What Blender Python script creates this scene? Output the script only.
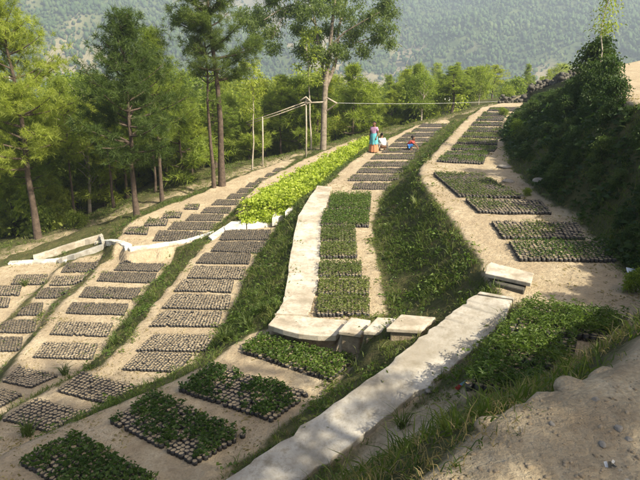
import bpy, math, random
import numpy as np
from mathutils import Vector
random.seed(7); RNG = np.random.default_rng(7)
for o in list(bpy.data.objects): bpy.data.objects.remove(o)
SC = bpy.context.scene; COL = SC.collection
# ------------------------------------------------------------------ camera, sky, sun, exposure
FPX = 628.0; PITCH = math.atan(210/FPX)
cam = bpy.data.objects.new('camera', bpy.data.cameras.new('camera')); COL.objects.link(cam)
cam.data.sensor_width = 36; cam.data.lens = FPX/640*36; cam.data.clip_end = 6000; cam.data.clip_start = 0.05
cam.location = (0, 0, 0); cam.rotation_euler = (math.pi/2-PITCH, 0, 0); SC.camera = cam
SUN_AZ = math.radians(-35); SUN_EL = math.radians(43)      # azimuth measured from +X (right) towards +Y (ahead)
world = bpy.data.worlds.new('World'); SC.world = world; world.use_nodes = True
wn = world.node_tree; bg = wn.nodes['Background']
sky = wn.nodes.new('ShaderNodeTexSky'); sky.sky_type = 'NISHITA'; sky.sun_disc = False
sky.sun_elevation = SUN_EL; sky.sun_rotation = math.pi/2-SUN_AZ
sky.air_density = 0.8; sky.dust_density = 5.0; sky.ozone_density = 0.3
wn.links.new(sky.outputs[0], bg.inputs[0]); bg.inputs[1].default_value = 0.12
sl = bpy.data.lights.new('sun', 'SUN'); sl.energy = 5.0; sl.angle = math.radians(0.6); sl.color = (1.0, 0.91, 0.74)
sun = bpy.data.objects.new('sun', sl); COL.objects.link(sun)
sdir = Vector((math.cos(SUN_AZ)*math.cos(SUN_EL), math.sin(SUN_AZ)*math.cos(SUN_EL), math.sin(SUN_EL)))
sun.rotation_euler = sdir.to_track_quat('Z', 'Y').to_euler(); sun.location = sdir*60
SC.view_settings.view_transform = 'Standard'; SC.view_settings.look = 'None'
SC.view_settings.gamma = 1; SC.view_settings.exposure = 0.97; SC.view_settings.use_curve_mapping = False
SC.render.engine = 'CYCLES'
SC.cycles.max_bounces = 5; SC.cycles.diffuse_bounces = 4; SC.cycles.glossy_bounces = 1; SC.cycles.transmission_bounces = 3; SC.cycles.transparent_max_bounces = 8; SC.cycles.volume_bounces = 0

# ------------------------------------------------------------------ helpers
CP, SP = math.cos(PITCH), math.sin(PITCH)
def ray(u, v):
    a = (u-320)/FPX; b = (240-v)/FPX
    return np.array([a, CP+b*SP, -SP+b*CP])
def un(u, v, z):                       # photograph pixel on a level of height z (camera height = 0)
    d = ray(u, v); return d*(z/d[2])
def un2(pts, z): return [un(u, v, z) for u, v in pts]
def depth_of(p): return p[1]*CP-p[2]*SP

def _h(ix, iy, s):
    n = (ix.astype(np.int64)*374761393+iy.astype(np.int64)*668265263+s*974711) & 0x7fffffff
    n = ((n ^ (n >> 13))*1274126177) & 0x7fffffff
    return ((n ^ (n >> 16)) & 0xffff)/65535.0
def vnoise(x, y, s=0):
    x = np.asarray(x, float); y = np.asarray(y, float)
    ix = np.floor(x); iy = np.floor(y); fx = x-ix; fy = y-iy
    fx = fx*fx*(3-2*fx); fy = fy*fy*(3-2*fy)
    a = _h(ix, iy, s); b = _h(ix+1, iy, s); c = _h(ix, iy+1, s); d = _h(ix+1, iy+1, s)
    return (a*(1-fx)+b*fx)*(1-fy)+(c*(1-fx)+d*fx)*fy
def fbm(x, y, s=0, o=4):
    r = 0; A = .5
    for k in range(o):
        r = r+A*(vnoise(x, y, s+k*17)-.5)*2; x = x*2.03+1.7; y = y*2.03-3.1; A *= .5
    return r

def mesh_np(name, V, F, mats=(), mi=None, smooth=False):
    V = np.asarray(V, np.float32).reshape(-1, 3); F = np.asarray(F, np.int32)
    m = bpy.data.meshes.new(name); k = F.shape[1]; n = len(F)
    m.vertices.add(len(V)); m.vertices.foreach_set('co', V.ravel())
    m.loops.add(n*k); m.loops.foreach_set('vertex_index', F.ravel())
    m.polygons.add(n); m.polygons.foreach_set('loop_start', np.arange(0, n*k, k, dtype=np.int32))
    m.polygons.foreach_set('loop_total', np.full(n, k, np.int32))
    if mi is not None: m.polygons.foreach_set('material_index', np.asarray(mi, np.int32))
    for q in mats: m.materials.append(q)
    m.update(calc_edges=True); m.validate()
    if smooth: m.polygons.foreach_set('use_smooth', np.ones(len(m.polygons), bool))
    return m
def obj(name, mesh, parent=None, **pr):
    o = bpy.data.objects.new(name, mesh); COL.objects.link(o)
    if parent is not None: o.parent = parent
    for k, v in pr.items():
        if v is not None: o[k] = v
    return o
def empty(name, loc, label, cat, group=None, rz=0):
    o = bpy.data.objects.new(name, None); COL.objects.link(o)
    o.location = loc; o.rotation_euler = (0, 0, rz); o.empty_display_size = .3
    o['label'] = label; o['category'] = cat
    if group: o['group'] = group
    return o
class MB:                              # mixed-face mesh builder for one part
    def __init__(s): s.v = []; s.f = []; s.m = []
    def add(s, vs, fs, m=0):
        b = len(s.v); s.v += [tuple(map(float, p)) for p in vs]
        for f in fs: s.f.append([i+b for i in f]); s.m.append(m)
    def box(s, c, h, rz=0, m=0):
        cr, sr = math.cos(rz), math.sin(rz); vs = []
        for z in (-1, 1):
            for x, y in ((-1, -1), (1, -1), (1, 1), (-1, 1)):
                X, Y = x*h[0], y*h[1]; vs.append((c[0]+X*cr-Y*sr, c[1]+X*sr+Y*cr, c[2]+z*h[2]))
        s.add(vs, [(3, 2, 1, 0), (4, 5, 6, 7), (0, 1, 5, 4), (1, 2, 6, 5), (2, 3, 7, 6), (3, 0, 4, 7)], m)
    def prism(s, top, drop, m=0):      # polygon of 3D points, extruded downwards
        n = len(top); vs = list(top)+[(p[0], p[1], p[2]-drop) for p in top]
        fs = [list(range(n)), list(range(2*n-1, n-1, -1))]+[(i, n+i, n+(i+1) % n, (i+1) % n) for i in range(n)]
        s.add(vs, fs, m)
    def tube(s, pts, rad, n=8, m=0, cap=True):
        V, F = tube_np(pts, rad, n); s.add(V, F.tolist(), m)
        if cap:
            b = len(s.v); s.f.append(list(range(b-n, b))); s.m.append(m)
            s.f.append(list(range(b-len(V), b-len(V)+n))[::-1]); s.m.append(m)
    def build(s, name, mats, parent=None, smooth=False, bevel=0, **pr):
        me = bpy.data.meshes.new(name); me.from_pydata(s.v, [], s.f)
        for q in mats: me.materials.append(q)
        me.polygons.foreach_set('material_index', s.m)
        if smooth: me.polygons.foreach_set('use_smooth', [True]*len(me.polygons))
        me.update(); o = obj(name, me, parent, **pr)
        if bevel:
            b = o.modifiers.new('bevel', 'BEVEL'); b.width = bevel; b.segments = 2; b.limit_method = 'ANGLE'
        return o
def tube_np(pts, rad, n=8):
    pts = np.asarray(pts, float); k = len(pts); rad = np.broadcast_to(np.asarray(rad, float), (k,))
    t = np.gradient(pts, axis=0); t /= np.linalg.norm(t, axis=1)[:, None]+1e-9
    ref = np.array([0, 0, 1.]) if abs(t[0][2]) < .8 else np.array([1., 0, 0])
    a = np.cross(t, ref); a /= np.linalg.norm(a, axis=1)[:, None]+1e-9; b = np.cross(t, a)
    th = np.arange(n)*2*math.pi/n
    V = pts[:, None]+rad[:, None, None]*(np.cos(th)[None, :, None]*a[:, None]+np.sin(th)[None, :, None]*b[:, None])
    i = np.arange(k-1)[:, None]*n; j = np.arange(n)[None]
    F = np.stack([i+j, i+(j+1) % n, i+n+(j+1) % n, i+n+j], -1).reshape(-1, 4)
    return V.reshape(-1, 3), F
def unit(a): return a/(np.linalg.norm(a, axis=-1, keepdims=True)+1e-9)
def leaves_np(P, D, L, W, rng, droop=.25):
    """rhombic leaves: base, left, tip, right; each leaf folded a little along its middle"""
    n = len(P); D = unit(D); L = np.broadcast_to(L, (n,))[:, None]; W = np.broadcast_to(W, (n,))[:, None]
    r = rng.normal(size=(n, 3)); r[:, 2] *= .45
    S = unit(np.cross(D, r)); N = np.cross(S, D); N *= np.sign(N[:, 2:3]+1e-6)
    mid = P+D*L*.5; dr = np.array([0, 0, -1.])*L*droop
    V = np.stack([P, mid+S*W*.5+N*W*.15, P+D*L+dr, mid-S*W*.5+N*W*.15], 1)
    return V.reshape(-1, 3), np.arange(n*4).reshape(-1, 4)
def cat_vf(lst):
    V = []; F = []; b = 0
    for v, f in lst: V.append(v); F.append(f+b); b += len(v)
    return np.concatenate(V), np.concatenate(F)

# ------------------------------------------------------------------ materials
def nt(name):
    m = bpy.data.materials.new(name); m.use_nodes = True; t = m.node_tree
    return m, t, t.nodes['Principled BSDF']
def node(t, ty, **kw):
    n = t.nodes.new(ty)
    for k, v in kw.items():
        if k in n.inputs: n.inputs[k].default_value = v
        else: setattr(n, k, v)
    return n
def ramp(t, fac, stops):
    r = t.nodes.new('ShaderNodeValToRGB'); e = r.color_ramp.elements
    while len(e) < len(stops): e.new(.5)
    for q, (p, c) in zip(e, stops): q.position = p; q.color = (*c, 1)
    t.links.new(fac, r.inputs[0]); return r.outputs[0]
def noise(t, vec, scale, detail=5, rough=.6):
    n = node(t, 'ShaderNodeTexNoise', Scale=scale, Detail=detail, Roughness=rough)
    if vec is not None: t.links.new(vec, n.inputs['Vector'])
    return n.outputs[0]
def mixc(t, fac, a, b, mode='MIX'):
    m = t.nodes.new('ShaderNodeMix'); m.data_type = 'RGBA'; m.blend_type = mode
    for s, x in ((0, fac), (6, a), (7, b)):
        if hasattr(x, 'links'): t.links.new(x, m.inputs[s])
        elif s == 0: m.inputs[0].default_value = x
        else: m.inputs[s].default_value = (*x, 1)
    return m.outputs[2]
def bump(t, b, h, strength=.4, dist=.02):
    n = node(t, 'ShaderNodeBump', Strength=strength, Distance=dist); t.links.new(h, n.inputs['Height'])
    t.links.new(n.outputs[0], b.inputs['Normal'])
def mat_simple(name, c1, c2, scale=6, rough=.85, bs=.3, bd=.01, spec=.3):
    m, t, b = nt(name); tc = t.nodes.new('ShaderNodeTexCoord').outputs['Object']
    n = noise(t, tc, scale, 6)
    t.links.new(ramp(t, n, [(.3, c1), (.7, c2)]), b.inputs['Base Color'])
    b.inputs['Roughness'].default_value = rough; b.inputs['Specular IOR Level'].default_value = spec
    if bs: bump(t, b, noise(t, tc, scale*4, 5), bs, bd)
    return m
def mat_leaf(name, c1, c2, trans=.4, rough=.55, scale=1.5, c3=None):
    m, t, b = nt(name); oi = t.nodes.new('ShaderNodeObjectInfo'); g = t.nodes.new('ShaderNodeNewGeometry')
    tc = t.nodes.new('ShaderNodeTexCoord').outputs['Object']
    n = noise(t, tc, scale, 3)
    a = node(t, 'ShaderNodeMath', operation='MULTIPLY_ADD'); t.links.new(g.outputs['Random Per Island'], a.inputs[0]); a.inputs[1].default_value = .45
    t.links.new(n, a.inputs[2])
    s = node(t, 'ShaderNodeMath', operation='ADD'); s.inputs[1].default_value = -.2; t.links.new(a.outputs[0], s.inputs[0])
    st = [(.2, c1), (.8, c2)] if c3 is None else [(.15, c1), (.6, c2), (.95, c3)]
    col = ramp(t, s.outputs[0], st)
    hs = node(t, 'ShaderNodeHueSaturation'); t.links.new(col, hs.inputs['Color'])
    mr = node(t, 'ShaderNodeMapRange'); t.links.new(oi.outputs['Random'], mr.inputs[0])
    mr.inputs[3].default_value = .75; mr.inputs[4].default_value = 1.25; t.links.new(mr.outputs[0], hs.inputs['Value'])
    mr2 = node(t, 'ShaderNodeMapRange'); t.links.new(oi.outputs['Random'], mr2.inputs[0])
    mr2.inputs[3].default_value = .515; mr2.inputs[4].default_value = .485; t.links.new(mr2.outputs[0], hs.inputs['Hue'])
    col = hs.outputs[0]
    t.links.new(col, b.inputs['Base Color']); b.inputs['Roughness'].default_value = rough
    b.inputs['Specular IOR Level'].default_value = .25
    tr = t.nodes.new('ShaderNodeBsdfTranslucent'); tcol = mixc(t, .5, col, (.75, .85, .12), 'MULTIPLY')
    br = node(t, 'ShaderNodeHueSaturation', Value=2.3, Saturation=1.05); t.links.new(tcol, br.inputs['Color'])
    t.links.new(br.outputs[0], tr.inputs[0])
    mx = t.nodes.new('ShaderNodeMixShader'); mx.inputs[0].default_value = trans
    t.links.new(b.outputs[0], mx.inputs[1]); t.links.new(tr.outputs[0], mx.inputs[2])
    t.links.new(mx.outputs[0], t.nodes['Material Output'].inputs[0]); return m

def mat_ground():
    m, t, b = nt('terraced_earth'); tc = t.nodes.new('ShaderNodeTexCoord').outputs['Object']
    at = node(t, 'ShaderNodeAttribute', attribute_name='veg').outputs['Fac']
    big = noise(t, tc, .55, 5); mid = noise(t, tc, 3.2, 8, .70); fine = noise(t, tc, 38, 5, .7)
    dirt = ramp(t, mid, [(.30, (.29, .225, .14)), (.5, (.44, .365, .24)), (.70, (.57, .49, .345))])
    dirt = mixc(t, ramp(t, big, [(.40, (0, 0, 0)), (.62, (.75, .75, .75))]), dirt, (.33, .265, .175))
    rut = noise(t, tc, 9, 4, .6); dirt = mixc(t, ramp(t, rut, [(.56, (0, 0, 0)), (.68, (.5, .5, .5))]), dirt, (.22, .17, .11))
    gr = mixc(t, ramp(t, fine, [(.35, (0, 0, 0)), (.68, (1, 1, 1))]), dirt, (.22, .165, .10))
    dirt = mixc(t, .6, dirt, gr)
    vo = node(t, 'ShaderNodeTexVoronoi', Scale=16.0); t.links.new(tc, vo.inputs['Vector'])
    peb = ramp(t, vo.outputs['Distance'], [(.10, (1, 1, 1)), (.20, (0, 0, 0))])
    dirt = mixc(t, mixc(t, ramp(t, mid, [(.5, (0, 0, 0)), (.62, (.7, .7, .7))]), (0, 0, 0), peb), dirt, (.50, .45, .37))
    turf = ramp(t, mid, [(.3, (.026, .036, .011)), (.5, (.05, .062, .018)), (.74, (.12, .10, .048))])
    turf = mixc(t, mixc(t, .6, ramp(t, fine, [(.4, (0, 0, 0)), (.7, (1, 1, 1))]), (0, 0, 0)), turf, (.16, .115, .06))
    ad = node(t, 'ShaderNodeMath', operation='MULTIPLY_ADD'); t.links.new(mid, ad.inputs[0]); ad.inputs[1].default_value = 1.0
    t.links.new(at, ad.inputs[2])
    f = ramp(t, ad.outputs[0], [(.72, (0, 0, 0)), (1.02, (1, 1, 1))])
    t.links.new(mixc(t, f, dirt, turf), b.inputs['Base Color'])
    b.inputs['Roughness'].default_value = .95; b.inputs['Specular IOR Level'].default_value = .15
    h = node(t, 'ShaderNodeMath', operation='MULTIPLY_ADD'); t.links.new(fine, h.inputs[0]); h.inputs[1].default_value = .35; t.links.new(rut, h.inputs[2])
    bump(t, b, h.outputs[0], .9, .06); return m
def mat_mountain():
    m, t, b = nt('mountain_slope'); tc = t.nodes.new('ShaderNodeTexCoord').outputs['Object']
    a = node(t, 'ShaderNodeAttribute', attribute_name='bare').outputs['Fac']; c = noise(t, tc, .06, 6, .7)
    wood = ramp(t, c, [(.3, (.03, .05, .02)), (.7, (.09, .11, .04))])
    bare = ramp(t, c, [(.3, (.13, .12, .065)), (.7, (.24, .205, .125))])
    t.links.new(mixc(t, ramp(t, a, [(.45, (0, 0, 0)), (.6, (1, 1, 1))]), wood, bare), b.inputs['Base Color'])
    b.inputs['Roughness'].default_value = 1; b.inputs['Specular IOR Level'].default_value = 0
    bump(t, b, c, .8, 4); return m
def mat_concrete(name, c1, c2, c3, rough=.9):
    m, t, b = nt(name); tc = t.nodes.new('ShaderNodeTexCoord').outputs['Object']
    n = noise(t, tc, 1.6, 6, .62); f = noise(t, tc, 22, 5, .7)
    col = ramp(t, n, [(.36, c1), (.5, c2), (.64, c3)])
    col = mixc(t, ramp(t, f, [(.5, (0, 0, 0)), (.70, (.6, .6, .6))]), col, (.26, .22, .155))
    st = noise(t, tc, 4.5, 8, .75); col = mixc(t, ramp(t, st, [(.48, (0, 0, 0)), (.66, (.8, .8, .8))]), col, (.22, .19, .135))
    t.links.new(col, b.inputs['Base Color']); b.inputs['Roughness'].default_value = rough
    b.inputs['Specular IOR Level'].default_value = .2
    h = node(t, 'ShaderNodeMath', operation='MULTIPLY_ADD'); t.links.new(f, h.inputs[0]); h.inputs[1].default_value = .3; t.links.new(n, h.inputs[2])
    bump(t, b, h.outputs[0], .5, .03); return m
M = {}
M['ground'] = mat_ground(); M['mountain'] = mat_mountain()
M['concrete'] = mat_concrete('pale_concrete', (.30, .255, .185), (.44, .39, .305), (.54, .495, .41))
M['ramp'] = mat_concrete('grey_concrete', (.29, .26, .205), (.38, .35, .29), (.46, .43, .365))
M['lime'] = mat_concrete('limewashed_concrete', (.42, .38, .30), (.64, .61, .54), (.74, .72, .66))
M['greycon'] = mat_concrete('weathered_concrete', (.25, .24, .21), (.36, .35, .31), (.45, .43, .38))
M['stone'] = mat_simple('field_stone', (.16, .145, .12), (.34, .31, .26), 5, .9, .6, .02)
M['earthstone'] = mat_simple('earthy_stone', (.20, .155, .10), (.38, .31, .21), 9, .95, .7, .02)
M['darkstone'] = mat_simple('dark_stone', (.045, .042, .034), (.13, .12, .095), 3, .95, .6, .03)
M['plastic'] = mat_simple('black_bag_plastic', (.018, .017, .016), (.05, .047, .042), 12, .55, .2, .004, .4)
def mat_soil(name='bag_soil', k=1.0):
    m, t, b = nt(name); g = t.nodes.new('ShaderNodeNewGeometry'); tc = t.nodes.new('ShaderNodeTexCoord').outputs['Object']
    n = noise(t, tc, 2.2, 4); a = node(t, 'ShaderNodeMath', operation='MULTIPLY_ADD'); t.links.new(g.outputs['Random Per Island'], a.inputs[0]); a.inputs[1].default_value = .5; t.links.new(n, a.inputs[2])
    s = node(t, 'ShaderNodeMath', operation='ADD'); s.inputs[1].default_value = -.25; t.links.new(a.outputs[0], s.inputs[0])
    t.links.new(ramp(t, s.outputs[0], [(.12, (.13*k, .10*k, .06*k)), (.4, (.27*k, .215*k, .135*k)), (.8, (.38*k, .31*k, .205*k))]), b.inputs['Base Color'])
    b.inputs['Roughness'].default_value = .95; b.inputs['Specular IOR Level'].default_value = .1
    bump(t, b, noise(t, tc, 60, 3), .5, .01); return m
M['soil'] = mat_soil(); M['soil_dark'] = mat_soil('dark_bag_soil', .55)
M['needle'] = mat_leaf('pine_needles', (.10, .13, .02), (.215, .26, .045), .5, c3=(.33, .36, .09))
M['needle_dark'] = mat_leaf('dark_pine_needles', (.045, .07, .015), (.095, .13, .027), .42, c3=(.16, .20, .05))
M['broad'] = mat_leaf('broad_leaves', (.09, .125, .022), (.19, .235, .042), .5, c3=(.30, .33, .085))
M['euca'] = mat_leaf('grey_green_leaves', (.065, .095, .024), (.13, .17, .045), .46, c3=(.22, .25, .075))
M['nursery'] = mat_leaf('lime_green_leaves', (.12, .18, .022), (.23, .30, .045), .38, c3=(.36, .42, .09))
M['seedling'] = mat_leaf('seedling_leaves', (.03, .06, .012), (.065, .11, .02), .3, c3=(.12, .17, .035))
M['seedling_pale'] = mat_leaf('pale_seedling_leaves', (.06, .085, .022), (.11, .14, .04), .35, c3=(.18, .20, .075))
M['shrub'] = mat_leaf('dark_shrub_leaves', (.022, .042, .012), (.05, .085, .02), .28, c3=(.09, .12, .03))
M['grass'] = mat_leaf('bank_grass', (.04, .07, .014), (.085, .12, .026), .35, c3=(.20, .185, .075), scale=.9)
M['drygrass'] = mat_leaf('dry_grass', (.15, .12, .05), (.26, .21, .10), .3, c3=(.36, .31, .17), scale=.9)
M['farwood'] = mat_leaf('far_wood_leaves', (.03, .055, .02), (.065, .10, .03), .0, rough=1.0, scale=.03, c3=(.12, .145, .05))
M['bark'] = mat_simple('pine_bark', (.05, .036, .026), (.135, .10, .072), 7, .95, .8, .04)
M['palebark'] = mat_simple('pale_bark', (.24, .20, .15), (.48, .43, .35), 4, .9, .5, .02)
M['euca_bark'] = mat_simple('mottled_bark', (.09, .072, .052), (.25, .21, .155), 5, .9, .6, .03)
M['timber'] = mat_simple('grey_timber', (.22, .18, .13), (.42, .37, .29), 9, .85, .5, .01)
M['wire'] = mat_simple('pale_wire', (.35, .35, .33), (.5, .5, .48), 3, .5, 0)
def mat_plain(name, c, rough=.8, var=.25):
    return mat_simple(name, tuple(x*(1-var) for x in c), tuple(min(1, x*(1+var)) for x in c), 14, rough, .25, .006)
for k, c in dict(skin=(.16, .085, .05), hair=(.012, .010, .009), purple=(.42, .24, .36), teal=(.09, .33, .36), orange=(.45, .20, .10),
                 white=(.72, .71, .68), blue=(.05, .19, .50), red=(.50, .07, .06), roof=(.62, .62, .60), packet_blue=(.25, .42, .60), packet_red=(.45, .06, .05), foil=(.7, .72, .74)).items():
    M[k] = mat_plain(k+'_surface', c)

# ------------------------------------------------------------------ terrain levels
ZU, ZD, ZC, ZE, ZB, ZA2, ZA, ZA0, ZA00, ZF = -1.6, -4.2, -5.5, -5.8, -6.75, -7.0, -7.35, -7.75, -8.0, -3.35
OUT = np.array([(-15, -12), (-14.6, 10), (-13.6, 18), (-12.2, 22.3), (-9.6, 26.1), (-5.9, 29.9), (-1.9, 35.2), (2.6, 37.5), (7.9, 41.3), (13, 44), (20, 49), (45, 62), (120, 90)], float)
OUTZ = np.array([-8.6, -8.6, -8.5, -8.35, -7.95, -7.4, -7.0, -6.3, -5.6, -4.7, -3.6, -1, 10])
UED = np.array([(-12, -12), (-5, -4), (-1.5, -.25), (-.35, 1.25), (.30, 1.95), (.52, 2.2), (.85, 2.48), (1.07, 2.6), (1.22, 2.72), (1.27, 2.74), (1.42, 2.82), (1.55, 2.86), (1.73, 3.05), (3.3, 4.5), (6.6, 7.5), (7.9, 11), (7.35, 15.4), (8.7, 19.5), (9.9, 22.9), (13.5, 30), (19, 38), (28, 50), (60, 75), (140, 100)], float)
def sdist(P, L, want=False):
    """signed distance to a polyline, positive on its left"""
    best = np.full(len(P), 1e9); sg = np.zeros(len(P)); idx = np.zeros(len(P))
    for i in range(len(L)-1):
        a = L[i]; d = L[i+1]-a; w = P-a; tt = np.clip((w@d)/(d@d), 0, 1)
        r = w-tt[:, None]*d; q = np.hypot(r[:, 0], r[:, 1]); c = d[0]*w[:, 1]-d[1]*w[:, 0]
        k = q < best-1e-9; best[k] = q[k]; sg[k] = np.sign(c[k]); idx[k] = i+tt[k]
    return (best*sg, idx)
def far_z(X, Y):
    sh = X.shape; P = np.stack([X.ravel(), Y.ravel()], 1)
    so, io = sdist(P, OUT); su, iu = sdist(P, UED)
    zo = np.interp(io, np.arange(len(OUT)), OUTZ)
    d = np.maximum(so, 0)
    drop = np.where(d < 3, .16*d*d/3*1.0, .48+(d-3)*.34)
    drop = np.where(drop > 22, 22+(drop-22)*.6, drop)
    zout = np.maximum(zo-drop, -75)+fbm(P[:, 0]/9, P[:, 1]/9, 5)*np.clip(d/6, 0, 1.5)
    r = np.maximum(-su, 0); hill = ZU+np.maximum(r-4.2, 0)*.42+fbm(P[:, 0]/5, P[:, 1]/5, 9)*np.clip((r-4)/4, 0, 1.2)
    hill = np.where(hill > 20, 20+25*np.tanh((hill-20)/25), hill)
    di = np.maximum(-so, 0); du = np.maximum(su, 0)
    zi = zo+(ZU-zo)*di/(di+du+1e-6)
    z = np.where(so > 0, zout, np.where(su < 0, hill, zi))
    return z.reshape(sh), (so.reshape(sh), su.reshape(sh))

# near grid, solved as membrane between the terraces
GX0, GX1, GY0, GY1, GS = -16.0, 13.0, -3.0, 46.0, 0.1
nx = int(round((GX1-GX0)/GS))+1; ny = int(round((GY1-GY0)/GS))+1
gx = GX0+np.arange(nx)*GS; gy = GY0+np.arange(ny)*GS
XX, YY = np.meshgrid(gx, gy)
Zg, (SO, SU) = far_z(XX, YY)
FIX = (SO > 0) | (SU < 0)
FLAT = (SU < 0) & (SU > -4)
def poly_mask(pts):
    p = np.asarray(pts, float)[:, :2]; ins = np.zeros(XX.shape, bool); n = len(p)
    for i in range(n):
        x1, y1 = p[i]; x2, y2 = p[(i+1) % n]
        if y1 == y2: continue
        c = ((y1 > YY) != (y2 > YY)) & (XX < (x2-x1)*(YY-y1)/(y2-y1)+x1); ins ^= c
    return ins
def set_poly(px, z, extra=()):
    m = poly_mask(un2(px, z)+[np.array((*e, z)) for e in extra]); Zg[m] = z; FIX[m] = True; FLAT[m] = True
def set_strip(L, R, dz=0):
    for i in range(len(L)-1):
        for tri in ((L[i], R[i], R[i+1]), (L[i], R[i+1], L[i+1])):
            a, b, c = [np.asarray(q) for q in tri]
            det = (b[1]-c[1])*(a[0]-c[0])+(c[0]-b[0])*(a[1]-c[1])
            if abs(det) < 1e-9: continue
            w1 = ((b[1]-c[1])*(XX-c[0])+(c[0]-b[0])*(YY-c[1]))/det; w2 = ((c[1]-a[1])*(XX-c[0])+(a[0]-c[0])*(YY-c[1]))/det
            m = (w1 >= -.02) & (w2 >= -.02) & (w1+w2 <= 1.02)
            Zg[m] = (w1*a[2]+w2*b[2]+(1-w1-w2)*c[2])[m]+dz; FIX[m] = True; FLAT[m] = True
# terraces (outlines read on their own level)
set_poly([(-60, 330), (0, 268), (35, 262), (60, 264), (48, 280), (28, 300), (0, 325), (-60, 390)], ZA00)
set_poly([(-60, 400), (0, 330), (30, 303), (55, 272), (75, 258), (104, 257), (86, 276), (66, 292), (45, 313), (36, 333), (18, 352), (-60, 440)], ZA0)
set_poly([(-60, 470), (20, 352), (38, 333), (52, 312), (78, 288), (98, 266), (116, 256), (168, 253), (176, 256), (160, 275), (146, 292), (130, 315), (112, 338), (98, 360), (60, 392), (0, 425), (-60, 480)], ZA)
set_poly([(112, 246), (126, 224), (160, 208), (200, 193), (240, 176), (285, 160), (296, 160), (270, 182), (240, 207), (224, 222), (200, 238), (160, 250)], ZA2)
set_poly([(-60, 500), (3, 412), (60, 382), (100, 366), (122, 344), (150, 308), (170, 285), (188, 262), (208, 241), (222, 226), (284, 216), (276, 232), (262, 252), (250, 272), (240, 295), (232, 312), (222, 330), (208, 352), (190, 370), (150, 386), (105, 405), (50, 434), (-60, 560)], ZB)
set_poly([(236, 211), (245, 196), (262, 180), (300, 161), (330, 148), (358, 137), (362, 146), (340, 165), (318, 184), (300, 202), (282, 211)], -6.35)
set_poly([(269, 326), (280, 311), (286, 290), (297, 222), (305, 205), (316, 188), (326, 185), (345, 166), (366, 151), (390, 137), (414, 126), (445, 119), (452, 122), (438, 131), (426, 142), (416, 152), (407, 165), (397, 176), (387, 190), (379, 206), (374, 228), (374, 250), (380, 275), (386, 300), (392, 316), (350, 322), (335, 337), (300, 336)], ZC)
set_poly([(-60, 500), (0, 450), (60, 425), (110, 407), (150, 390), (200, 368), (235, 343), (262, 330), (300, 341), (345, 346), (380, 344), (352, 372), (322, 400), (270, 438), (215, 478), (180, 520), (100, 600), (-60, 620)], ZE)
set_poly([(488, 286), (479, 264), (470, 247), (461, 233), (449, 216), (434, 201), (420, 180), (418, 168), (428, 157), (440, 145), (455, 129), (468, 116), (482, 107), (500, 103), (527, 102), (530, 106), (518, 112), (507, 121), (502, 136), (506, 150), (512, 166), (527, 181), (547, 200), (572, 214), (592, 234), (612, 260), (640, 282), (690, 330), (640, 345), (585, 375), (545, 400), (500, 398), (462, 392), (470, 370), (500, 335), (520, 305)], ZD)
set_poly([(546, 97), (562, 91), (590, 86), (606, 87), (596, 95), (572, 101), (556, 103)], ZF)
set_poly([(118, 240), (132, 240), (206, 233), (207, 237), (188, 245), (160, 250), (140, 254), (124, 256)], ZA2-.05)
# concrete ways
RL = [(150, 540, -5.95), (225, 480, -5.75), (320, 414, -5.37), (387, 365, -4.92), (430, 330, -4.62), (460, 306, -4.38), (480, 291, -4.17)]
RR = [(205, 560, -5.95), (292, 486, -5.75), (367, 432, -5.37), (442, 374, -4.92), (480, 343, -4.62), (505, 318, -4.38), (514, 297, -4.17)]
RLw = [un(*p) for p in RL]; RRw = [un(*p) for p in RR]
PL = [(276, 316), (283, 303), (286, 290), (291, 255), (297, 221), (305, 205), (317, 187)]
PR = [(308, 318), (313, 303), (318, 288), (320, 255), (321, 225), (328, 200), (332, 188)]
PLw = un2(PL, ZC); PRw = un2(PR, ZC)
set_strip(RLw, RRw, -.10)
# lower ground between ramp and the path in front
set_strip([un(440, 395, -5.05), un(385, 436, -5.4), un(330, 484, -5.75)], [un(470, 400, -4.7), un(425, 440, -4.75), un(380, 490, -4.9)])
STEPQ = [([(338, 331), (351, 317), (371, 320), (361, 334)], -5.27), ([(363, 331), (377, 317), (397, 318), (382, 332)], -5.05), ([(386, 328), (401, 314), (436, 317), (421, 330)], -4.83)]
for _q, _z in STEPQ:
    _w = un2(_q, _z-.07); set_strip([_w[0], _w[3]], [_w[1], _w[2]])
def solve(Z, F, it):
    Z = Z.copy(); n = ~F
    for _ in range(it):
        P = np.pad(Z, 1, mode='edge'); A = .25*(P[:-2, 1:-1]+P[2:, 1:-1]+P[1:-1, :-2]+P[1:-1, 2:]); Z[n] = A[n]
    return Z
for st, it in ((8, 400), (4, 200), (2, 120), (1, 60)):
    zs = solve(Zg[::st, ::st], FIX[::st, ::st], it); hy, hx = zs.shape
    iy = np.clip(np.arange(ny)/st, 0, hy-1.001); ix = np.clip(np.arange(nx)/st, 0, hx-1.001)
    y0 = iy.astype(int); x0 = ix.astype(int); fy = (iy-y0)[:, None]; fx = (ix-x0)[None]
    y1 = np.minimum(y0+1, hy-1); x1 = np.minimum(x0+1, hx-1)
    up = (zs[y0][:, x0]*(1-fx)+zs[y0][:, x1]*fx)*(1-fy)+(zs[y1][:, x0]*(1-fx)+zs[y1][:, x1]*fx)*fy
    Zg = np.where(FIX, Zg, up)
def blur(A, k):
    for _ in range(k):
        P = np.pad(A, 1, mode='edge'); A = (P[:-2, 1:-1]+P[2:, 1:-1]+P[1:-1, :-2]+P[1:-1, 2:]+2*A)/6
    return A
cd = (~FIX) & (SU > 0) & (Zg > ZC) & (Zg < ZD) & (YY > 9.5) & (YY < 40) & (XX > 1.2)
tt = np.clip((Zg-ZC)/(ZD-ZC), 0, 1); Zg = np.where(cd, ZC+(ZD-ZC)*tt**1.7, Zg)
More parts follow.
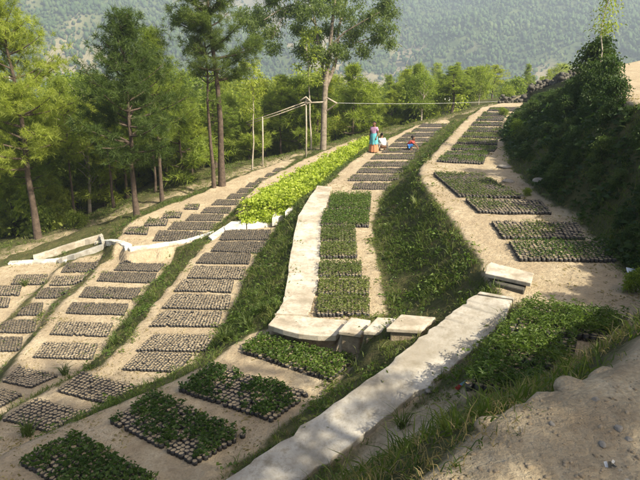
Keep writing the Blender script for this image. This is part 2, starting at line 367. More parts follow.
Zg = np.where(FLAT, .5*Zg+.5*blur(Zg, 2), blur(Zg, 3))
bank = blur((~FLAT).astype(float), 4)
VEG = blur((~FLAT).astype(float), 3)
VEG = np.clip(VEG*1.15+fbm(XX/1.3, YY/1.3, 33)*.28*(VEG > .03), 0, 1.2)
LOWG = np.ones(XX.shape)
LOWG[Zg < -6.72] = .75; LOWG[Zg < -7.33] = .22
LOWG[(Zg > -6.74) & (Zg < -5.78) & (YY < 12.2) & (XX < -.3)] = .38
LOWG[(Zg > -5.85) & (Zg < -4.3) & (YY < 11.2) & (XX < 2.4)] = .42
LOWG[SO > 0] = 1; LOWG = blur(LOWG, 3); VEG = VEG*(.35+.65*LOWG)
VEG = np.where((SU > -.3) & (SU < 3.2) & (YY < 7.5), VEG*.55, VEG)
Zg = Zg+fbm(XX/.9, YY/.9, 3)*.022+bank*(fbm(XX/.7, YY/.7, 21, 5)*.16)+fbm(XX/.3, YY/.3, 8, 3)*.014
def bil(A, x, y):
    ix = np.clip((x-GX0)/GS, 0, nx-1.001); iy = np.clip((y-GY0)/GS, 0, ny-1.001)
    x0 = ix.astype(int); y0 = iy.astype(int); fx = ix-x0; fy = iy-y0
    return (A[y0, x0]*(1-fx)+A[y0, x0+1]*fx)*(1-fy)+(A[y0+1, x0]*(1-fx)+A[y0+1, x0+1]*fx)*fy
def H(x, y):
    x = np.atleast_1d(np.asarray(x, float)); y = np.atleast_1d(np.asarray(y, float))
    z = np.zeros(x.shape); i = (x >= GX0) & (x <= GX1) & (y >= GY0) & (y <= GY1)
    if i.any(): z[i] = bil(Zg, x[i], y[i])
    if not i.all(): z[~i] = far_z(x[~i], y[~i])[0]
    return z
def H1(x, y): return float(H(x, y)[0])
# one sheet for the whole hillside: fine near, growing cells outwards
def outwards(a, s0, g, cap, end):
    r = []; s = s0; x = a
    while x < end: s = min(s*g, cap); x += s; r.append(x)
    return np.array(r)
sx = np.concatenate([-outwards(16, .1, 1.09, 9, 420)[::-1], gx, outwards(13, .1, 1.09, 9, 420)])
sy = np.concatenate([-outwards(3, .1, 1.15, 6, 60)[::-1], gy, outwards(46, .1, 1.07, 9, 520)])
SXX, SYY = np.meshgrid(sx, sy); SZ = H(SXX.ravel(), SYY.ravel()).reshape(SXX.shape)
iN = (SXX >= GX0) & (SXX <= GX1) & (SYY >= GY0) & (SYY <= GY1)
sv = np.full(SXX.shape, .85)
sv[iN] = bil(VEG, SXX[iN], SYY[iN])
_, (so_, su_) = far_z(SXX, SYY)
sv = np.where((su_ < 0) & (su_ > -3.6), np.minimum(sv, .12), sv)
edge_m = (so_ > 0) & (so_ < 3); sv = np.where(edge_m, np.minimum(sv, .25+.2*so_), sv)
q = np.arange(len(sx)*len(sy)).reshape(len(sy), len(sx))
gm = mesh_np('ground', np.stack([SXX, SYY, SZ], -1), np.stack([q[:-1, :-1], q[:-1, 1:], q[1:, 1:], q[1:, :-1]], -1).reshape(-1, 4), [M['ground']], smooth=True)
gm.attributes.new('veg', 'FLOAT', 'POINT').data.foreach_set('value', sv.ravel().astype(np.float32))
obj('ground', gm, kind='structure')
# opposite side of the valley
def mz(X, Y):
    ax = X+.25*(Y-500)
    base = -75+np.maximum(Y-330-.12*X, 0)*.16
    rid = 62*np.exp(-((ax+210)/150)**2)*np.clip((Y-380)/300, 0, 1)+48*np.exp(-((ax-330)/190)**2)*np.clip((Y-420)/300, 0, 1)+30*np.exp(-((ax-60)/70)**2)*np.clip((Y-700)/250, 0, 1)
    z = base+rid+fbm(X/130, Y/130, 61, 5)*38*np.clip((Y-300)/200, .1, 1)+fbm(X/30, Y/30, 71, 3)*5
    return np.where(z > 55, 55+20*np.tanh((z-55)/20), z)
mxs = np.arange(-780, 790, 8.); mys = np.arange(250, 1330, 8.)
MX, MY = np.meshgrid(mxs, mys); MZ = mz(MX, MY); q = np.arange(MX.size).reshape(MX.shape)
def bare_m(X, Y): return .5+.55*fbm(X/95+Y/300, Y/210, 81, 4)+.35*fbm(X/28, Y/60, 82, 3)-.10
mm = (mesh_np('mountain', np.stack([MX, MY, MZ], -1), np.stack([q[:-1, :-1], q[:-1, 1:], q[1:, 1:], q[1:, :-1]], -1).reshape(-1, 4), [M['mountain']], smooth=True))
mm.attributes.new('bare', 'FLOAT', 'POINT').data.foreach_set('value', bare_m(MX, MY).ravel().astype(np.float32))
obj('mountain', mm, kind='structure')

# ------------------------------------------------------------------ concrete ways, landing, steps, slabs
def densify(L, k, jit=0.0, seed=0):
    r = np.random.default_rng(seed); L = np.asarray(L); out = []
    for i in range(len(L)-1):
        for j in range(k):
            p = L[i]+(L[i+1]-L[i])*j/k; out.append(p+np.array([*(r.normal(size=2)*jit), 0]))
    out.append(L[-1]); return out
def slab_strip(name, L, R, mat, th=.2, k=6, jit=.012, parent=None, seed=1, crown=.0, **pr):
    L = densify(L, k, jit, seed); R = densify(R, k, jit, seed+1); n = len(L); V = []; F = []; c = 5
    for a, b in zip(L, R):
        for j in range(c):
            f = j/(c-1); p = a+(b-a)*f; V.append((p[0], p[1], p[2]+float(fbm(np.array([p[0]*1.4]), np.array([p[1]*1.4]), 40)[0])*.02))
    for a, b in zip(L, R):
        V.append((a[0]-.0, a[1], a[2]-th)); V.append((b[0], b[1], b[2]-th))
    o = n*c
    for i in range(n-1):
        for j in range(c-1): F.append((i*c+j, i*c+j+1, (i+1)*c+j+1, (i+1)*c+j))
        F.append((o+2*i, i*c, (i+1)*c, o+2*i+2)); F.append((i*c+c-1, o+2*i+1, o+2*i+3, (i+1)*c+c-1))
    for e in (0, n-1):
        F.append([o+2*e]+[e*c+j for j in range(c)]+[o+2*e+1])
    m = MB(); m.add(V, F); return m.build(name, [mat], parent, bevel=.012, **pr)
slab_strip('ramp_path', RLw, RRw, M['ramp'], .15, 9, .022, kind='structure')
slab_strip('path', [p+np.array([0, 0, .05]) for p in PLw], [p+np.array([0, 0, .05]) for p in PRw], M['concrete'], .2, 5, .012, seed=5, kind='structure')
m = MB(); m.prism([p+np.array([0, 0, .03]) for p in un2([(268, 326), (283, 331), (299, 335), (318, 337), (336, 337), (350, 322), (330, 320), (306, 318), (279, 313)], ZC)], .12)
m.build('landing', [M['concrete']], bevel=.015, kind='structure')
lw = un2([(271, 325), (284, 330), (299, 334), (318, 336), (335, 336), (349, 323), (330, 321), (306, 319), (281, 314)], ZC-.07); m = MB(); m.prism(lw, .4); m.build('landing_base', [M['earthstone']], bevel=.03, kind='structure')
st = empty('concrete_steps', un(385, 330, -5.6), 'three broad concrete steps rising from the landing to the ramp', 'steps')
def child_local(o, root):
    o.parent = root; o.matrix_parent_inverse.identity(); o.location = Vector(o.location)-root.location; return o
for k, (qd, z) in enumerate(zip(([(338, 331), (351, 317), (371, 320), (361, 334)], [(363, 331), (377, 317), (397, 318), (382, 332)], [(386, 328), (401, 314), (436, 317), (421, 330)]), (-5.27, -5.05, -4.83))):
    m = MB(); w = un2(qd, z); m.prism(w, .085); so_ = child_local(m.build('step', [M['concrete']], bevel=.02), st)
    cc_ = sum(w)/4; m = MB(); m.prism([cc_+(p-cc_)*.84-np.array([0, 0, .07]) for p in w], .5); child_local(m.build('footing', [M['earthstone']], bevel=.03), st)
sl_ = MB(); w = un2([(487, 265), (491, 262), (534, 273), (531, 283), (485, 273)], -4.02); sl_.prism(w, .075)
sb = un(508, 282, -4.2)
sl_.build('concrete_slab', [M['concrete']], bevel=.012, label='thick pale concrete slab lying at the top of the ramp', category='slab')
m = MB(); c = un(507, 281, -4.2); w2 = un2([(488, 272), (493, 270), (528, 279), (524, 290), (496, 283)], -4.12); m.prism(w2, .30)
m.build('stone_footing', [M['darkstone']], bevel=.02, label='dark rough footing under the pale slab by the ramp', category='footing')

# ------------------------------------------------------------------ seedling beds
def bag_mesh(n=6):
    th = np.arange(n)*2*math.pi/n; c, s = np.cos(th), np.sin(th)
    R = [(.92, 0), (1.0, .45), (.97, 1.0), (.84, .93)]
    V = [np.stack([c*r, s*r, np.full(n, z)], 1) for r, z in R]+[np.array([[0, 0, .97]])]
    V = np.concatenate(V); F = []; mi = []
    for k in range(3):
        for i in range(n):
            a, b = k*n+i, k*n+(i+1) % n; F += [(a, b, b+n), (a, b+n, a+n)]; mi += [0, 0]
    for i in range(n): F.append((3*n+i, 3*n+(i+1) % n, 4*n)); mi.append(1)
    return V, np.array(F), np.array(mi)
BV, BF, BMI = bag_mesh()
BAGS = []
for k in range(4):
    r = np.random.default_rng(k); v = BV*np.array([.052, .052, .135]); v = v*(1+r.normal(size=v.shape)*.05)
    BAGS.append(mesh_np('seedling_bag', v, BF, [M['plastic'], M['soil']], BMI))
GROUP_BED = 'beds of seedling bags on the terraces'
def bed(px, z, label, pitch=.10, hgt=.125, single=False, fol=0.0, fmat='seedling', fh=.12, fl=.07, fw=.032, nl=7, miss=.012, seed=0, jit=.005, shr=1.0, soil='soil', clear=None):
    rng = np.random.default_rng(1000+seed); w = un2(px, z+hgt*.9); c = sum(w)/4
    BL, BR, FR, FL = [np.asarray(p) for p in w]
    wl = .5*(np.linalg.norm(BR-BL)+np.linalg.norm(FR-FL)); dl = .5*(np.linalg.norm(FL-BL)+np.linalg.norm(FR-BR))
    nc = max(4, int(round(wl/pitch))); nr = max(3, int(round(dl*shr/pitch)))
    s, t_ = np.meshgrid((np.arange(nc)+.5)/nc, (np.arange(nr)+.5)/nr); t_ = .5+(t_-.5)*shr; s = s.ravel()[:, None]; t_ = t_.ravel()[:, None]
    P = BL*(1-s)*(1-t_)+BR*s*(1-t_)+FR*s*t_+FL*(1-s)*t_
    P[:, :2] += rng.normal(size=(len(P), 2))*jit
    edge = ((s.ravel() < 1.2/nc) | (s.ravel() > 1-1.2/nc) | (t_.ravel() < 1.2/nr) | (t_.ravel() > 1-1.2/nr))
    keep = rng.random(len(P)) > np.where(edge, miss*2, miss); P = P[keep]
    P[:, 2] = H(P[:, 0], P[:, 1])-.012
    cz = H1(c[0], c[1]); root = empty('seedling_bed', (c[0], c[1], cz), label, 'seedling bed', GROUP_BED)
    P = P-np.array([c[0], c[1], cz]); n = len(P); k = pitch/.10; ry = math.atan2(*(BR-BL)[[1, 0]])
    sc = k*(1+rng.normal(size=n)*.05); hs = hgt/.135*(1+rng.normal(size=n)*.07); rot = ry+rng.random(n)*1.05
    tilt = rng.normal(size=(n, 2))*.06
    if single:
        for i in range(n):
            o = bpy.data.objects.new('seedling_bag', BAGS[int(rng.integers(4))]); COL.objects.link(o); o.parent = root
            o.location = P[i]; o.rotation_euler = (tilt[i, 0], tilt[i, 1], rot[i]); o.scale = (sc[i], sc[i], hs[i])
    else:
        b = BV*np.array([.052, .052, .135]); cr, sr = np.cos(rot), np.sin(rot)
        x = b[None, :, 0]*sc[:, None]; y = b[None, :, 1]*sc[:, None]; zz = b[None, :, 2]*hs[:, None]
        V = np.stack([x*cr[:, None]-y*sr[:, None]+zz*tilt[:, :1], x*sr[:, None]+y*cr[:, None]+zz*tilt[:, 1:], zz], -1)
        V = V*(1+rng.normal(size=V.shape)*.03)+P[:, None]
        F = (BF[None]+(np.arange(n)*len(BV))[:, None, None]).reshape(-1, 3)
        obj('seedling_bags', mesh_np('seedling_bags', V, F, [M['plastic'], M[soil]], np.tile(BMI, n)), root, kind='stuff')
    if fol > 0:
        # density of plants varies over the bed, as in the photograph
        dn = fbm(P[:, 0]*1.6+seed*3.3, P[:, 1]*1.6, 90+seed, 3)*.9+rng.normal(size=n)*.15
        g = P[dn > np.quantile(dn, 1-fol)] if fol < 1 else P
        if len(g):
            base = np.repeat(g, nl, 0); N = len(base)
            up = rng.random(N)*fh*(.6+.8*np.repeat(rng.random(len(g)), nl))
            base = base+np.stack([rng.normal(size=N)*pitch*.22, rng.normal(size=N)*pitch*.22, hgt+up], 1)
            th = rng.random(N)*2*math.pi; D = np.stack([np.cos(th), np.sin(th), .15+rng.random(N)*.9], 1)
            V, F = leaves_np(base, D, fl*(.6+.8*rng.random(N)), fw*(.6+.8*rng.random(N)), rng)
            obj('seedling_foliage', mesh_np('seedling_foliage', V, F, [M[fmat]]), root, kind='stuff')
    return root
def R4(x0, x1, y0, y1, sh=0, dy=0): return [(x0+sh, y0), (x1+sh*.4, y0+dy), (x1, y1+dy), (x0, y1)]
ORD = ['first', 'second', 'third', 'fourth', 'fifth', 'sixth', 'seventh', 'eighth', 'ninth', 'tenth', 'eleventh', 'twelfth', 'thirteenth', 'fourteenth']
sd = 0
# shaded leafy beds beside the ramp
for px, lab, f in (([(262, 334), (356, 357), (331, 380), (238, 349)], 'leafy dark green seedling bed just below the concrete landing', .85),
                   ([(214, 364), (310, 392), (271, 419), (177, 388)], 'leafy seedling bed beside the ramp, second down from the landing', .5),
                   ([(154, 391), (247, 433), (194, 462), (109, 420)], 'leafy seedling bed in shade, third down from the landing', .55),
                   ([(76, 432), (158, 478), (110, 512), (18, 462)], 'dense green seedling bed cut by the lower left picture edge', .8)):
    bed(px, ZE, lab, .088, .085, True, min(1, f+.15), 'seedling', .06, .065, .034, 13, seed=sd, miss=.03); sd += 1
# second terrace below: two near squares of bare bags, then nine rows
bed([(82, 371), (139, 386), (106, 402), (57, 390)], ZB, 'bare sunlit bag bed just left of the shaded leafy beds', .085, .08, True, .03, 'seedling', .05, .05, .02, 3, seed=sd); sd += 1
bed([(36, 397), (92, 412), (50, 431), (2, 418)], ZB, 'bare half shaded bag bed at the lower left, with dark gaps between bags', .088, .08, True, 0, seed=sd); sd += 1
for k, px in enumerate(([(139, 351), (193, 352), (176, 371), (122, 368)], [(155, 333), (214, 334), (207, 350), (136, 350)], [(164, 310), (222, 310), (218, 326), (149, 325)], [(174, 293), (231, 294), (228, 308), (162, 307)], [(183, 279), (234, 279), (231, 291), (174, 290)], [(194, 265), (246, 266), (242, 278), (187, 277)], [(205, 252), (251, 252), (249, 263), (196, 262)], [(218, 241), (264, 241), (262, 252), (211, 250)], [(225, 229), (271, 229), (268, 239), (219, 239)])):
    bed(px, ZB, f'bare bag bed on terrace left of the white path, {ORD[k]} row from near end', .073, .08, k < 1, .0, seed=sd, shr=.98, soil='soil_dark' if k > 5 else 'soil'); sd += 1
for k, px in enumerate(([(4, 388), (22, 393), (-10, 412), (-30, 400)], [(19, 365), (59, 374), (31, 386), (2, 380)], [(44, 341), (98, 343), (92, 358), (33, 356)], [(58, 321), (113, 322), (107, 335), (50, 333)], [(72, 302), (129, 303), (124, 314), (66, 312)], [(86, 286), (141, 287), (136, 298), (79, 296)], [(102, 271), (157, 272), (152, 282), (97, 280)], [(120, 262), (164, 263), (158, 270), (114, 269)])):
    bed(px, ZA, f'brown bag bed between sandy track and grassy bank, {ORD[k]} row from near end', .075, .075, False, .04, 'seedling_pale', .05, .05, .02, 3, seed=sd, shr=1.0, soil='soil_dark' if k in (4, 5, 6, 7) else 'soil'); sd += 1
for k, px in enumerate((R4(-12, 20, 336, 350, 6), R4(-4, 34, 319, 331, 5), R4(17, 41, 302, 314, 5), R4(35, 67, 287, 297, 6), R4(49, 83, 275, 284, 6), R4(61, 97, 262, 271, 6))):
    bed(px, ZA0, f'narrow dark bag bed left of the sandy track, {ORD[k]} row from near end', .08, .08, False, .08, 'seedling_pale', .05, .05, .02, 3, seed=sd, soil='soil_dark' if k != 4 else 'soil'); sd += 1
for k, px in enumerate((R4(-18, 8, 297, 306, 5), R4(-8, 19, 285, 294, 5), R4(11, 45, 274, 283, 6))):
    bed(px, ZA00, f'small bag bed on the outermost left strip, {ORD[k]} row from near end', .08, .09, False, .1, 'seedling_pale', .05, .05, .02, 3, seed=sd); sd += 1
for k, px in enumerate((R4(152, 200, 230, 239, 7), R4(167, 213, 221, 229, 7), R4(185, 221, 213.5, 220, 7), R4(200, 229, 206.5, 212.5, 6), R4(211, 237, 199, 204.5, 6), R4(226, 248, 193, 198, 5), R4(236, 255, 187.5, 192, 5), R4(245, 262, 182, 186.5, 5), R4(255, 270, 177.5, 181, 4), R4(264, 280, 172.5, 176, 4), R4(272, 288, 167.5, 171, 4))):
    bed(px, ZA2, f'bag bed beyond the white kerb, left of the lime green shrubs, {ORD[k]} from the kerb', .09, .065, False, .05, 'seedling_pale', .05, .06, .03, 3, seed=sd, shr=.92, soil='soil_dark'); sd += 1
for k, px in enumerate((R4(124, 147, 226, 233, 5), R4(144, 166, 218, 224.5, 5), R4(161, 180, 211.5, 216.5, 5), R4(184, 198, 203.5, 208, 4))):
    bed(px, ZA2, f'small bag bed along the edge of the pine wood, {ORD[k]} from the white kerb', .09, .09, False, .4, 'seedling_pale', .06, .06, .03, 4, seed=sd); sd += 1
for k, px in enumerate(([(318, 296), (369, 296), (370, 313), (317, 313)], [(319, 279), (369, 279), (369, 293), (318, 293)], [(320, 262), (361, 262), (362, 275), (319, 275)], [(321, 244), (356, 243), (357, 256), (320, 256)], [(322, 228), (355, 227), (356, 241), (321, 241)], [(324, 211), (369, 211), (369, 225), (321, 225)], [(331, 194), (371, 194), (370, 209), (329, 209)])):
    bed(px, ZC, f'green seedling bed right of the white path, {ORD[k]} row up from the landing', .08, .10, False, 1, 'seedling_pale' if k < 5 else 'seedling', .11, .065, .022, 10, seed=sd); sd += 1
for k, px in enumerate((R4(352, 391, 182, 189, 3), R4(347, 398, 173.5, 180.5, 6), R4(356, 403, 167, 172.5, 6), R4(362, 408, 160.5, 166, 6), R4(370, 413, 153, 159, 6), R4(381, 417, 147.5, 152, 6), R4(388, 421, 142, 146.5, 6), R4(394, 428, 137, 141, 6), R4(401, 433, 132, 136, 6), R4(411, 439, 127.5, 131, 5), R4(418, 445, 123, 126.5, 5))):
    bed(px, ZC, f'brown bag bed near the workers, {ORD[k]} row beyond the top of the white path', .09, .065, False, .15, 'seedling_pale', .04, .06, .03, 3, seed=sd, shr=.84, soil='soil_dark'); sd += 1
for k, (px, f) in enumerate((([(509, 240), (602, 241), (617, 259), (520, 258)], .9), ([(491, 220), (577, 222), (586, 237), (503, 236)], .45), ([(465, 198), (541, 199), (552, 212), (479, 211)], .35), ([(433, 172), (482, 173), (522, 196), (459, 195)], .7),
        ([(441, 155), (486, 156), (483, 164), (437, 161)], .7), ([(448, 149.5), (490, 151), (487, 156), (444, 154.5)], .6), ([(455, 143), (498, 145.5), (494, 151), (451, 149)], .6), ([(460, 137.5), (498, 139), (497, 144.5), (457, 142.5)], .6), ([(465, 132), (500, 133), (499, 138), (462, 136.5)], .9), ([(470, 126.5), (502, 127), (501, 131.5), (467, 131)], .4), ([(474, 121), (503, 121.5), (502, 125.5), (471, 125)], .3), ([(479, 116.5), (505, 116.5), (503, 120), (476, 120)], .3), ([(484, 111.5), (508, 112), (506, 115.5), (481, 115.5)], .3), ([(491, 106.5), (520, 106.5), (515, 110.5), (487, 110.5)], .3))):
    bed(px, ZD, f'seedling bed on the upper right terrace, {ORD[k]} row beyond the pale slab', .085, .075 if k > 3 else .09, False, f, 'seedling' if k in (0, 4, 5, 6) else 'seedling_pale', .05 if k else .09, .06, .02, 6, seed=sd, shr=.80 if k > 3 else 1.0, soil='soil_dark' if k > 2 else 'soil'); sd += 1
for px, lab in (([(527, 303), (629, 318), (612, 338), (507, 326)], 'leafy bed right of the ramp top, nearest the pale slab'), ([(503, 329), (578, 338), (568, 371), (484, 349)], 'leafy bed right of the ramp, in the middle of the three shrubby ones'), ([(484, 354), (550, 371), (536, 396), (464, 384)], 'leafy bed beside the trodden earth path, nearest of the three shrubby ones')):
    bed(px, ZD, lab, .10, .12, False, .85, 'seedling', .16, .075, .017, 44, seed=sd); sd += 1
for px, lab in ((R4(562, 588, 94.5, 99, 6), 'small grey bag bed on the ledge above the dry stone wall'), (R4(572, 600, 88.5, 92, 6), 'small far bag bed at the back of the ledge above the dry stone wall')):
    bed(px, ZF, lab, .12, .13, False, .2, 'seedling_pale', .06, .07, .03, 4, seed=sd); sd += 1

def at_ground(u, v, zg):
    d = ray(u, v); p = d*(zg/d[2])
    for _ in range(12): z = H1(p[0], p[1]); p = d*((.5*z+.5*p[2])/d[2])
    return np.array([p[0], p[1], H1(p[0], p[1])])

# ------------------------------------------------------------------ whitewashed kerbs and channel on the left
def centred(o, c):                     # move a world-space mesh object's origin to c
    o.data.transform(__import__('mathutils').Matrix.Translation(-Vector(c))); o.location = Vector(c); return o
def pads(name, label, cat, quads, mat, th, lie=None):
    root = None
    for k, (qd, z) in enumerate(quads):
        w = un2(qd, z) if lie is None else [at_ground(a_, b_, z)+np.array([0, 0, lie]) for a_, b_ in qd]
        c = sum(w)/len(w)
        if root is None: root = empty(name, c, label, cat)
        m = MB(); m.prism(w, th); child_local(m.build('slab', [mat], bevel=.015), root)
    return root
def ground_strip(name, px, wd, up, th, mat, z0, parent=None, k=4, **pr):
    P_ = [at_ground(u, v, z0) for u, v in px]; L_ = []; R_ = []; n = len(P_)
    for i in range(n):
        d = P_[min(i+1, n-1)]-P_[max(i-1, 0)]; d[2] = 0; d = unit(d); nr = np.array([-d[1], d[0], 0])*wd
        z = P_[i]+np.array([0, 0, up]); L_.append(z+nr); R_.append(z-nr)
    return slab_strip(name, L_, R_, M[mat], th, k, .012, parent, **pr)
ground_strip('white_kerb', [(129, 250.5), (135, 249.5), (142, 248.5), (153, 247), (166, 245), (178, 243.5), (188, 241.5), (196, 239), (204, 236.5), (212, 233.5)], .12, .07, .22, 'lime', ZA2, label='low white kerb running between the left terraces', category='kerb')
pads('white_crossing', 'white concrete stepping slabs climbing from the bag terrace to the white path', 'steps', [
    ([(208, 236), (224, 226), (228, 228.5), (212, 239)], ZB+.06), ([(224, 226.5), (231, 221.5), (246, 220), (246, 227), (225, 229.5)], ZB+.10), ([(247, 226), (247, 219.5), (272, 216.5), (272, 223)], ZB+.13),
    ([(272, 218.5), (273, 212), (284, 210), (284, 215.5)], ZB+.36), ([(285, 211.5), (289, 207), (297, 205), (296, 209)], ZB+.62)], M['lime'], .30)
ground_strip('curved_kerb', [(97, 243), (106, 241.5), (115, 242), (123, 244), (128, 247), (129, 249.5)], .13, .07, .2, 'lime', ZA2, label='white curved kerb end hooking round by the grey channel', category='kerb')
ch = empty('concrete_channel', at_ground(80, 256, ZA00), 'long grey concrete water channel below the pine wood', 'channel')
child_local(ground_strip('front_wall', [(60, 262), (75, 258), (90, 253), (104, 248)], .07, .16, .4, 'greycon', ZA00), ch)
child_local(ground_strip('back_wall', [(34, 261), (50, 256), (68, 250), (86, 244.5), (102, 239.5)], .09, .22, .45, 'concrete', ZA00), ch)
child_local(ground_strip('end_wall', [(101.5, 240), (103, 244), (104, 247.5)], .06, .19, .4, 'greycon', ZA00), ch)
pads('white_slab_row', 'row of lumpy white slabs at the lower end of the grey channel', 'kerb', [
    ([(7+x, 263+dy), (9+x, 260.5+dy), (21+x, 260+dy), (19+x, 263.5+dy)], ZA00) for x, dy in ((1, 2), (13, 1.2), (25, .6), (36, 0), (47, -1))], M['lime'], .16, .07)
# dry stone wall at the far end of the upper terrace
wl = empty('dry_stone_wall', un(525, 101, ZD), 'dark dry stone wall at the far end of the upper right terrace', 'wall')
def rock_np(rng, c, s, n=0):
    V = np.array([(-1, -1, -1), (1, -1, -1), (1, 1, -1), (-1, 1, -1), (-1, -1, 1), (1, -1, 1), (1, 1, 1), (-1, 1, 1)], float)*(.75+.5*rng.random((8, 3)))
    V[4:, :2] *= .8; a = rng.random()*6.28; R = np.array([[math.cos(a), -math.sin(a), 0], [math.sin(a), math.cos(a), 0], [0, 0, 1]])
    return (V*np.array(s))@R.T+c, np.array([(3, 2, 1, 0), (4, 5, 6, 7), (0, 1, 5, 4), (1, 2, 6, 5), (2, 3, 7, 6), (3, 0, 4, 7)])
rr = np.random.default_rng(5); L = []
wp = [un(500, 103, ZD), un(528, 101, ZD), un(548, 99, ZD), un(560, 97, -3.7), un(600, 86, -3.3)]
for a, b in zip(wp[:-1], wp[1:]):
    n_ = int(np.linalg.norm(b-a)/.15)
    for i in range(n_):
        p = a+(b-a)*(i+rr.random()*.6)/n_; z0 = H1(p[0], p[1])
        for k in range(int(3+rr.random()*2.4)):
            L.append(rock_np(rr, np.array([p[0]+rr.normal()*.07, p[1]+rr.normal()*.07, z0+.03+k*.12]), np.array([.12, .10, .075])*(.7+.6*rr.random())))
V, F = cat_vf(L); o = obj('stones', mesh_np('stones', V-np.array(wl.location), F, [M['darkstone']]), wl, kind='stuff')

# ------------------------------------------------------------------ stones and litter on the ground
rr = np.random.default_rng(11)
def rough_rock(name, c, s, label, cat, mat='stone', seed=0, group=None):
    import bmesh
    bm = bmesh.new(); bmesh.ops.create_icosphere(bm, subdivisions=3, radius=1); g = np.random.default_rng(seed)
    off = g.random(3)*50
    co = np.array([v.co for v in bm.verts]); n1 = fbm(co[:, 0]*1.1+off[0]+co[:, 2], co[:, 1]*1.1+off[1]-co[:, 2], 3, 4)
    pl = unit(g.normal(size=(7, 3))); d = np.min(.62+.3*g.random(7)[None]-0*co@pl.T+np.maximum(0, .0), axis=1)
    r = np.ones(len(co))
    for p_, k_ in zip(pl, .62+.25*g.random(7)):
        t_ = co@p_; r = np.minimum(r, np.where(t_ > k_, k_/np.maximum(t_, 1e-3), 1))
    co = co*(r+n1*.22)[:, None]*np.array(s)
    for v, p in zip(bm.verts, co): v.co = p
    me = bpy.data.meshes.new(name); bm.to_mesh(me); bm.free(); me.materials.append(M[mat])
    me.polygons.foreach_set('use_smooth', [True]*len(me.polygons))
    o = obj(name, me, label=label, category=cat, group=group); o.location = c; o.rotation_euler = (0, 0, g.random()*6); return o
STONE_G = 'loose stones on the trodden earth'
for k, (u, v, s_, lab) in enumerate(((575, 387, .085, 'large pale rounded stone set in the edge of the trodden path'), (546, 399, .085, 'flat pale stone in the path edge left of the large rounded one'), (494, 424, .075, 'flat greyish stone in the path edge nearest the ramp'), (604, 372, .06, 'small stone in the path edge right of the large rounded one'))):
    p = at_ground(u, v, ZU); rough_rock('edge_stone', (p[0], p[1], p[2]-.03), (s_*1.7, s_*1.2, s_*.48), lab, 'stone', 'ground', 20+k, 'stones in the path edge')
for k, (u, v, s_, lab) in enumerate(((618, 429, .018, 'small brown pebble on the trodden path, right of centre'), (629, 440, .014, 'tiny brown pebble near the right picture edge'), (602, 445, .016, 'small dark pebble in the middle of the trodden path'), (552, 424, .014, 'small grey pebble below the edge stones'), (596, 400, .016, 'small rust brown pebble below the large rounded edge stone'))):
    p = at_ground(u, v, ZU); rough_rock('pebble', (p[0], p[1], p[2]+.002), (s_*1.3, s_, s_*.8), lab, 'stone', 'stone', 40+k, STONE_G)
for k, (u, v, s_, lab) in enumerate(((541, 181, .16, 'grey boulder at the foot of the dark bank'), (509, 182, .14, 'flat pale stone beside the fourth bed of the upper terrace'), (504, 168, .17, 'broad pale stone on the track at the foot of the dark bank'), (430, 388, .10, 'flat stone lying below the eroded edge of the ramp'))):
    p = at_ground(u, v, -4.4); rough_rock('field_stone', (p[0], p[1], p[2]+.02), (s_*1.5, s_, s_*.55), lab, 'stone', 'stone', 60+k)
# pebble litter, one mass
L = []; rr = np.random.default_rng(3)
Xp = rr.random(9000)*5.2-.3; Yp = 1.2+rr.random(9000)*4
sg_, _ = sdist(np.stack([Xp, Yp], 1), UED); kk = (sg_ > -3.0) & (sg_ < -.04); Xp = Xp[kk]; Yp = Yp[kk]
for x, y, z in zip(Xp, Yp, H(Xp, Yp)):
    L.append(rock_np(rr, np.array([x, y, z+.001]), np.array([.007, .0055, .0035])*(.3+1.5*rr.random()**3)))
V, F = cat_vf(L); obj('gravel', mesh_np('gravel', V, F, [M['earthstone']]), kind='stuff', label='small gravel scattered over the trodden earth path', category='gravel')
# scraps of litter
p = at_ground(632, 272, ZD); m = MB(); m.add([(-.12, -.07, .0), (.10, -.09, .03), (.13, .06, .02), (-.08, .08, .05), (0, 0, .06)], [(0, 1, 4), (1, 2, 4), (2, 3, 4), (3, 0, 4)])
o = m.build('plastic_scrap', [M['foil']], label='crumpled pale plastic scrap on the shaded earth at the right edge', category='litter'); o.location = (p[0], p[1], p[2]+.01)
p = at_ground(457, 390, -4.5); pk = empty('snack_packet', (p[0], p[1], p[2]+.02), 'small blue and red packet standing against the leafy bed', 'packet')
m = MB(); m.add([(-.05, 0, .10), (.0, -.025, .11), (.05, 0, .10), (.045, 0, .20), (0, -.02, .22), (-.045, 0, .20), (0, .025, .11), (0, .02, .21)], [(0, 1, 4, 5), (1, 2, 3, 4), (2, 6, 7, 3), (6, 0, 5, 7), (5, 4, 3, 7)]); m.build('upper_half', [M['packet_blue']], pk)
m = MB(); m.add([(-.05, 0, .0), (.0, -.02, .0), (.05, 0, .0), (.05, 0, .10), (0, -.025, .11), (-.05, 0, .10), (0, .02, 0), (0, .025, .11)], [(0, 1, 4, 5), (1, 2, 3, 4), (2, 6, 7, 3), (6, 0, 5, 7)]); m.build('lower_half', [M['packet_red']], pk)
pk.rotation_euler = (.5, .5, .3)
p = at_ground(611, 468, ZU); m = MB(); rr = np.random.default_rng(9)
for k in range(5):
    a = rr.random(3)*6; c = np.array([rr.normal()*.018, rr.normal()*.012, .008+rr.random()*.012]); e1 = unit(rr.normal(size=3))*.012; e2 = unit(np.cross(e1, rr.normal(size=3)))*.006
    m.add([c-e1-e2, c+e1-e2, c+e1+e2, c-e1+e2], [(0, 1, 2, 3)], k % 2)
o = m.build('torn_wrapper', [M['foil'], M['darkstone']], label='torn shiny wrapper trodden into the path at the bottom right', category='litter'); o.location = p

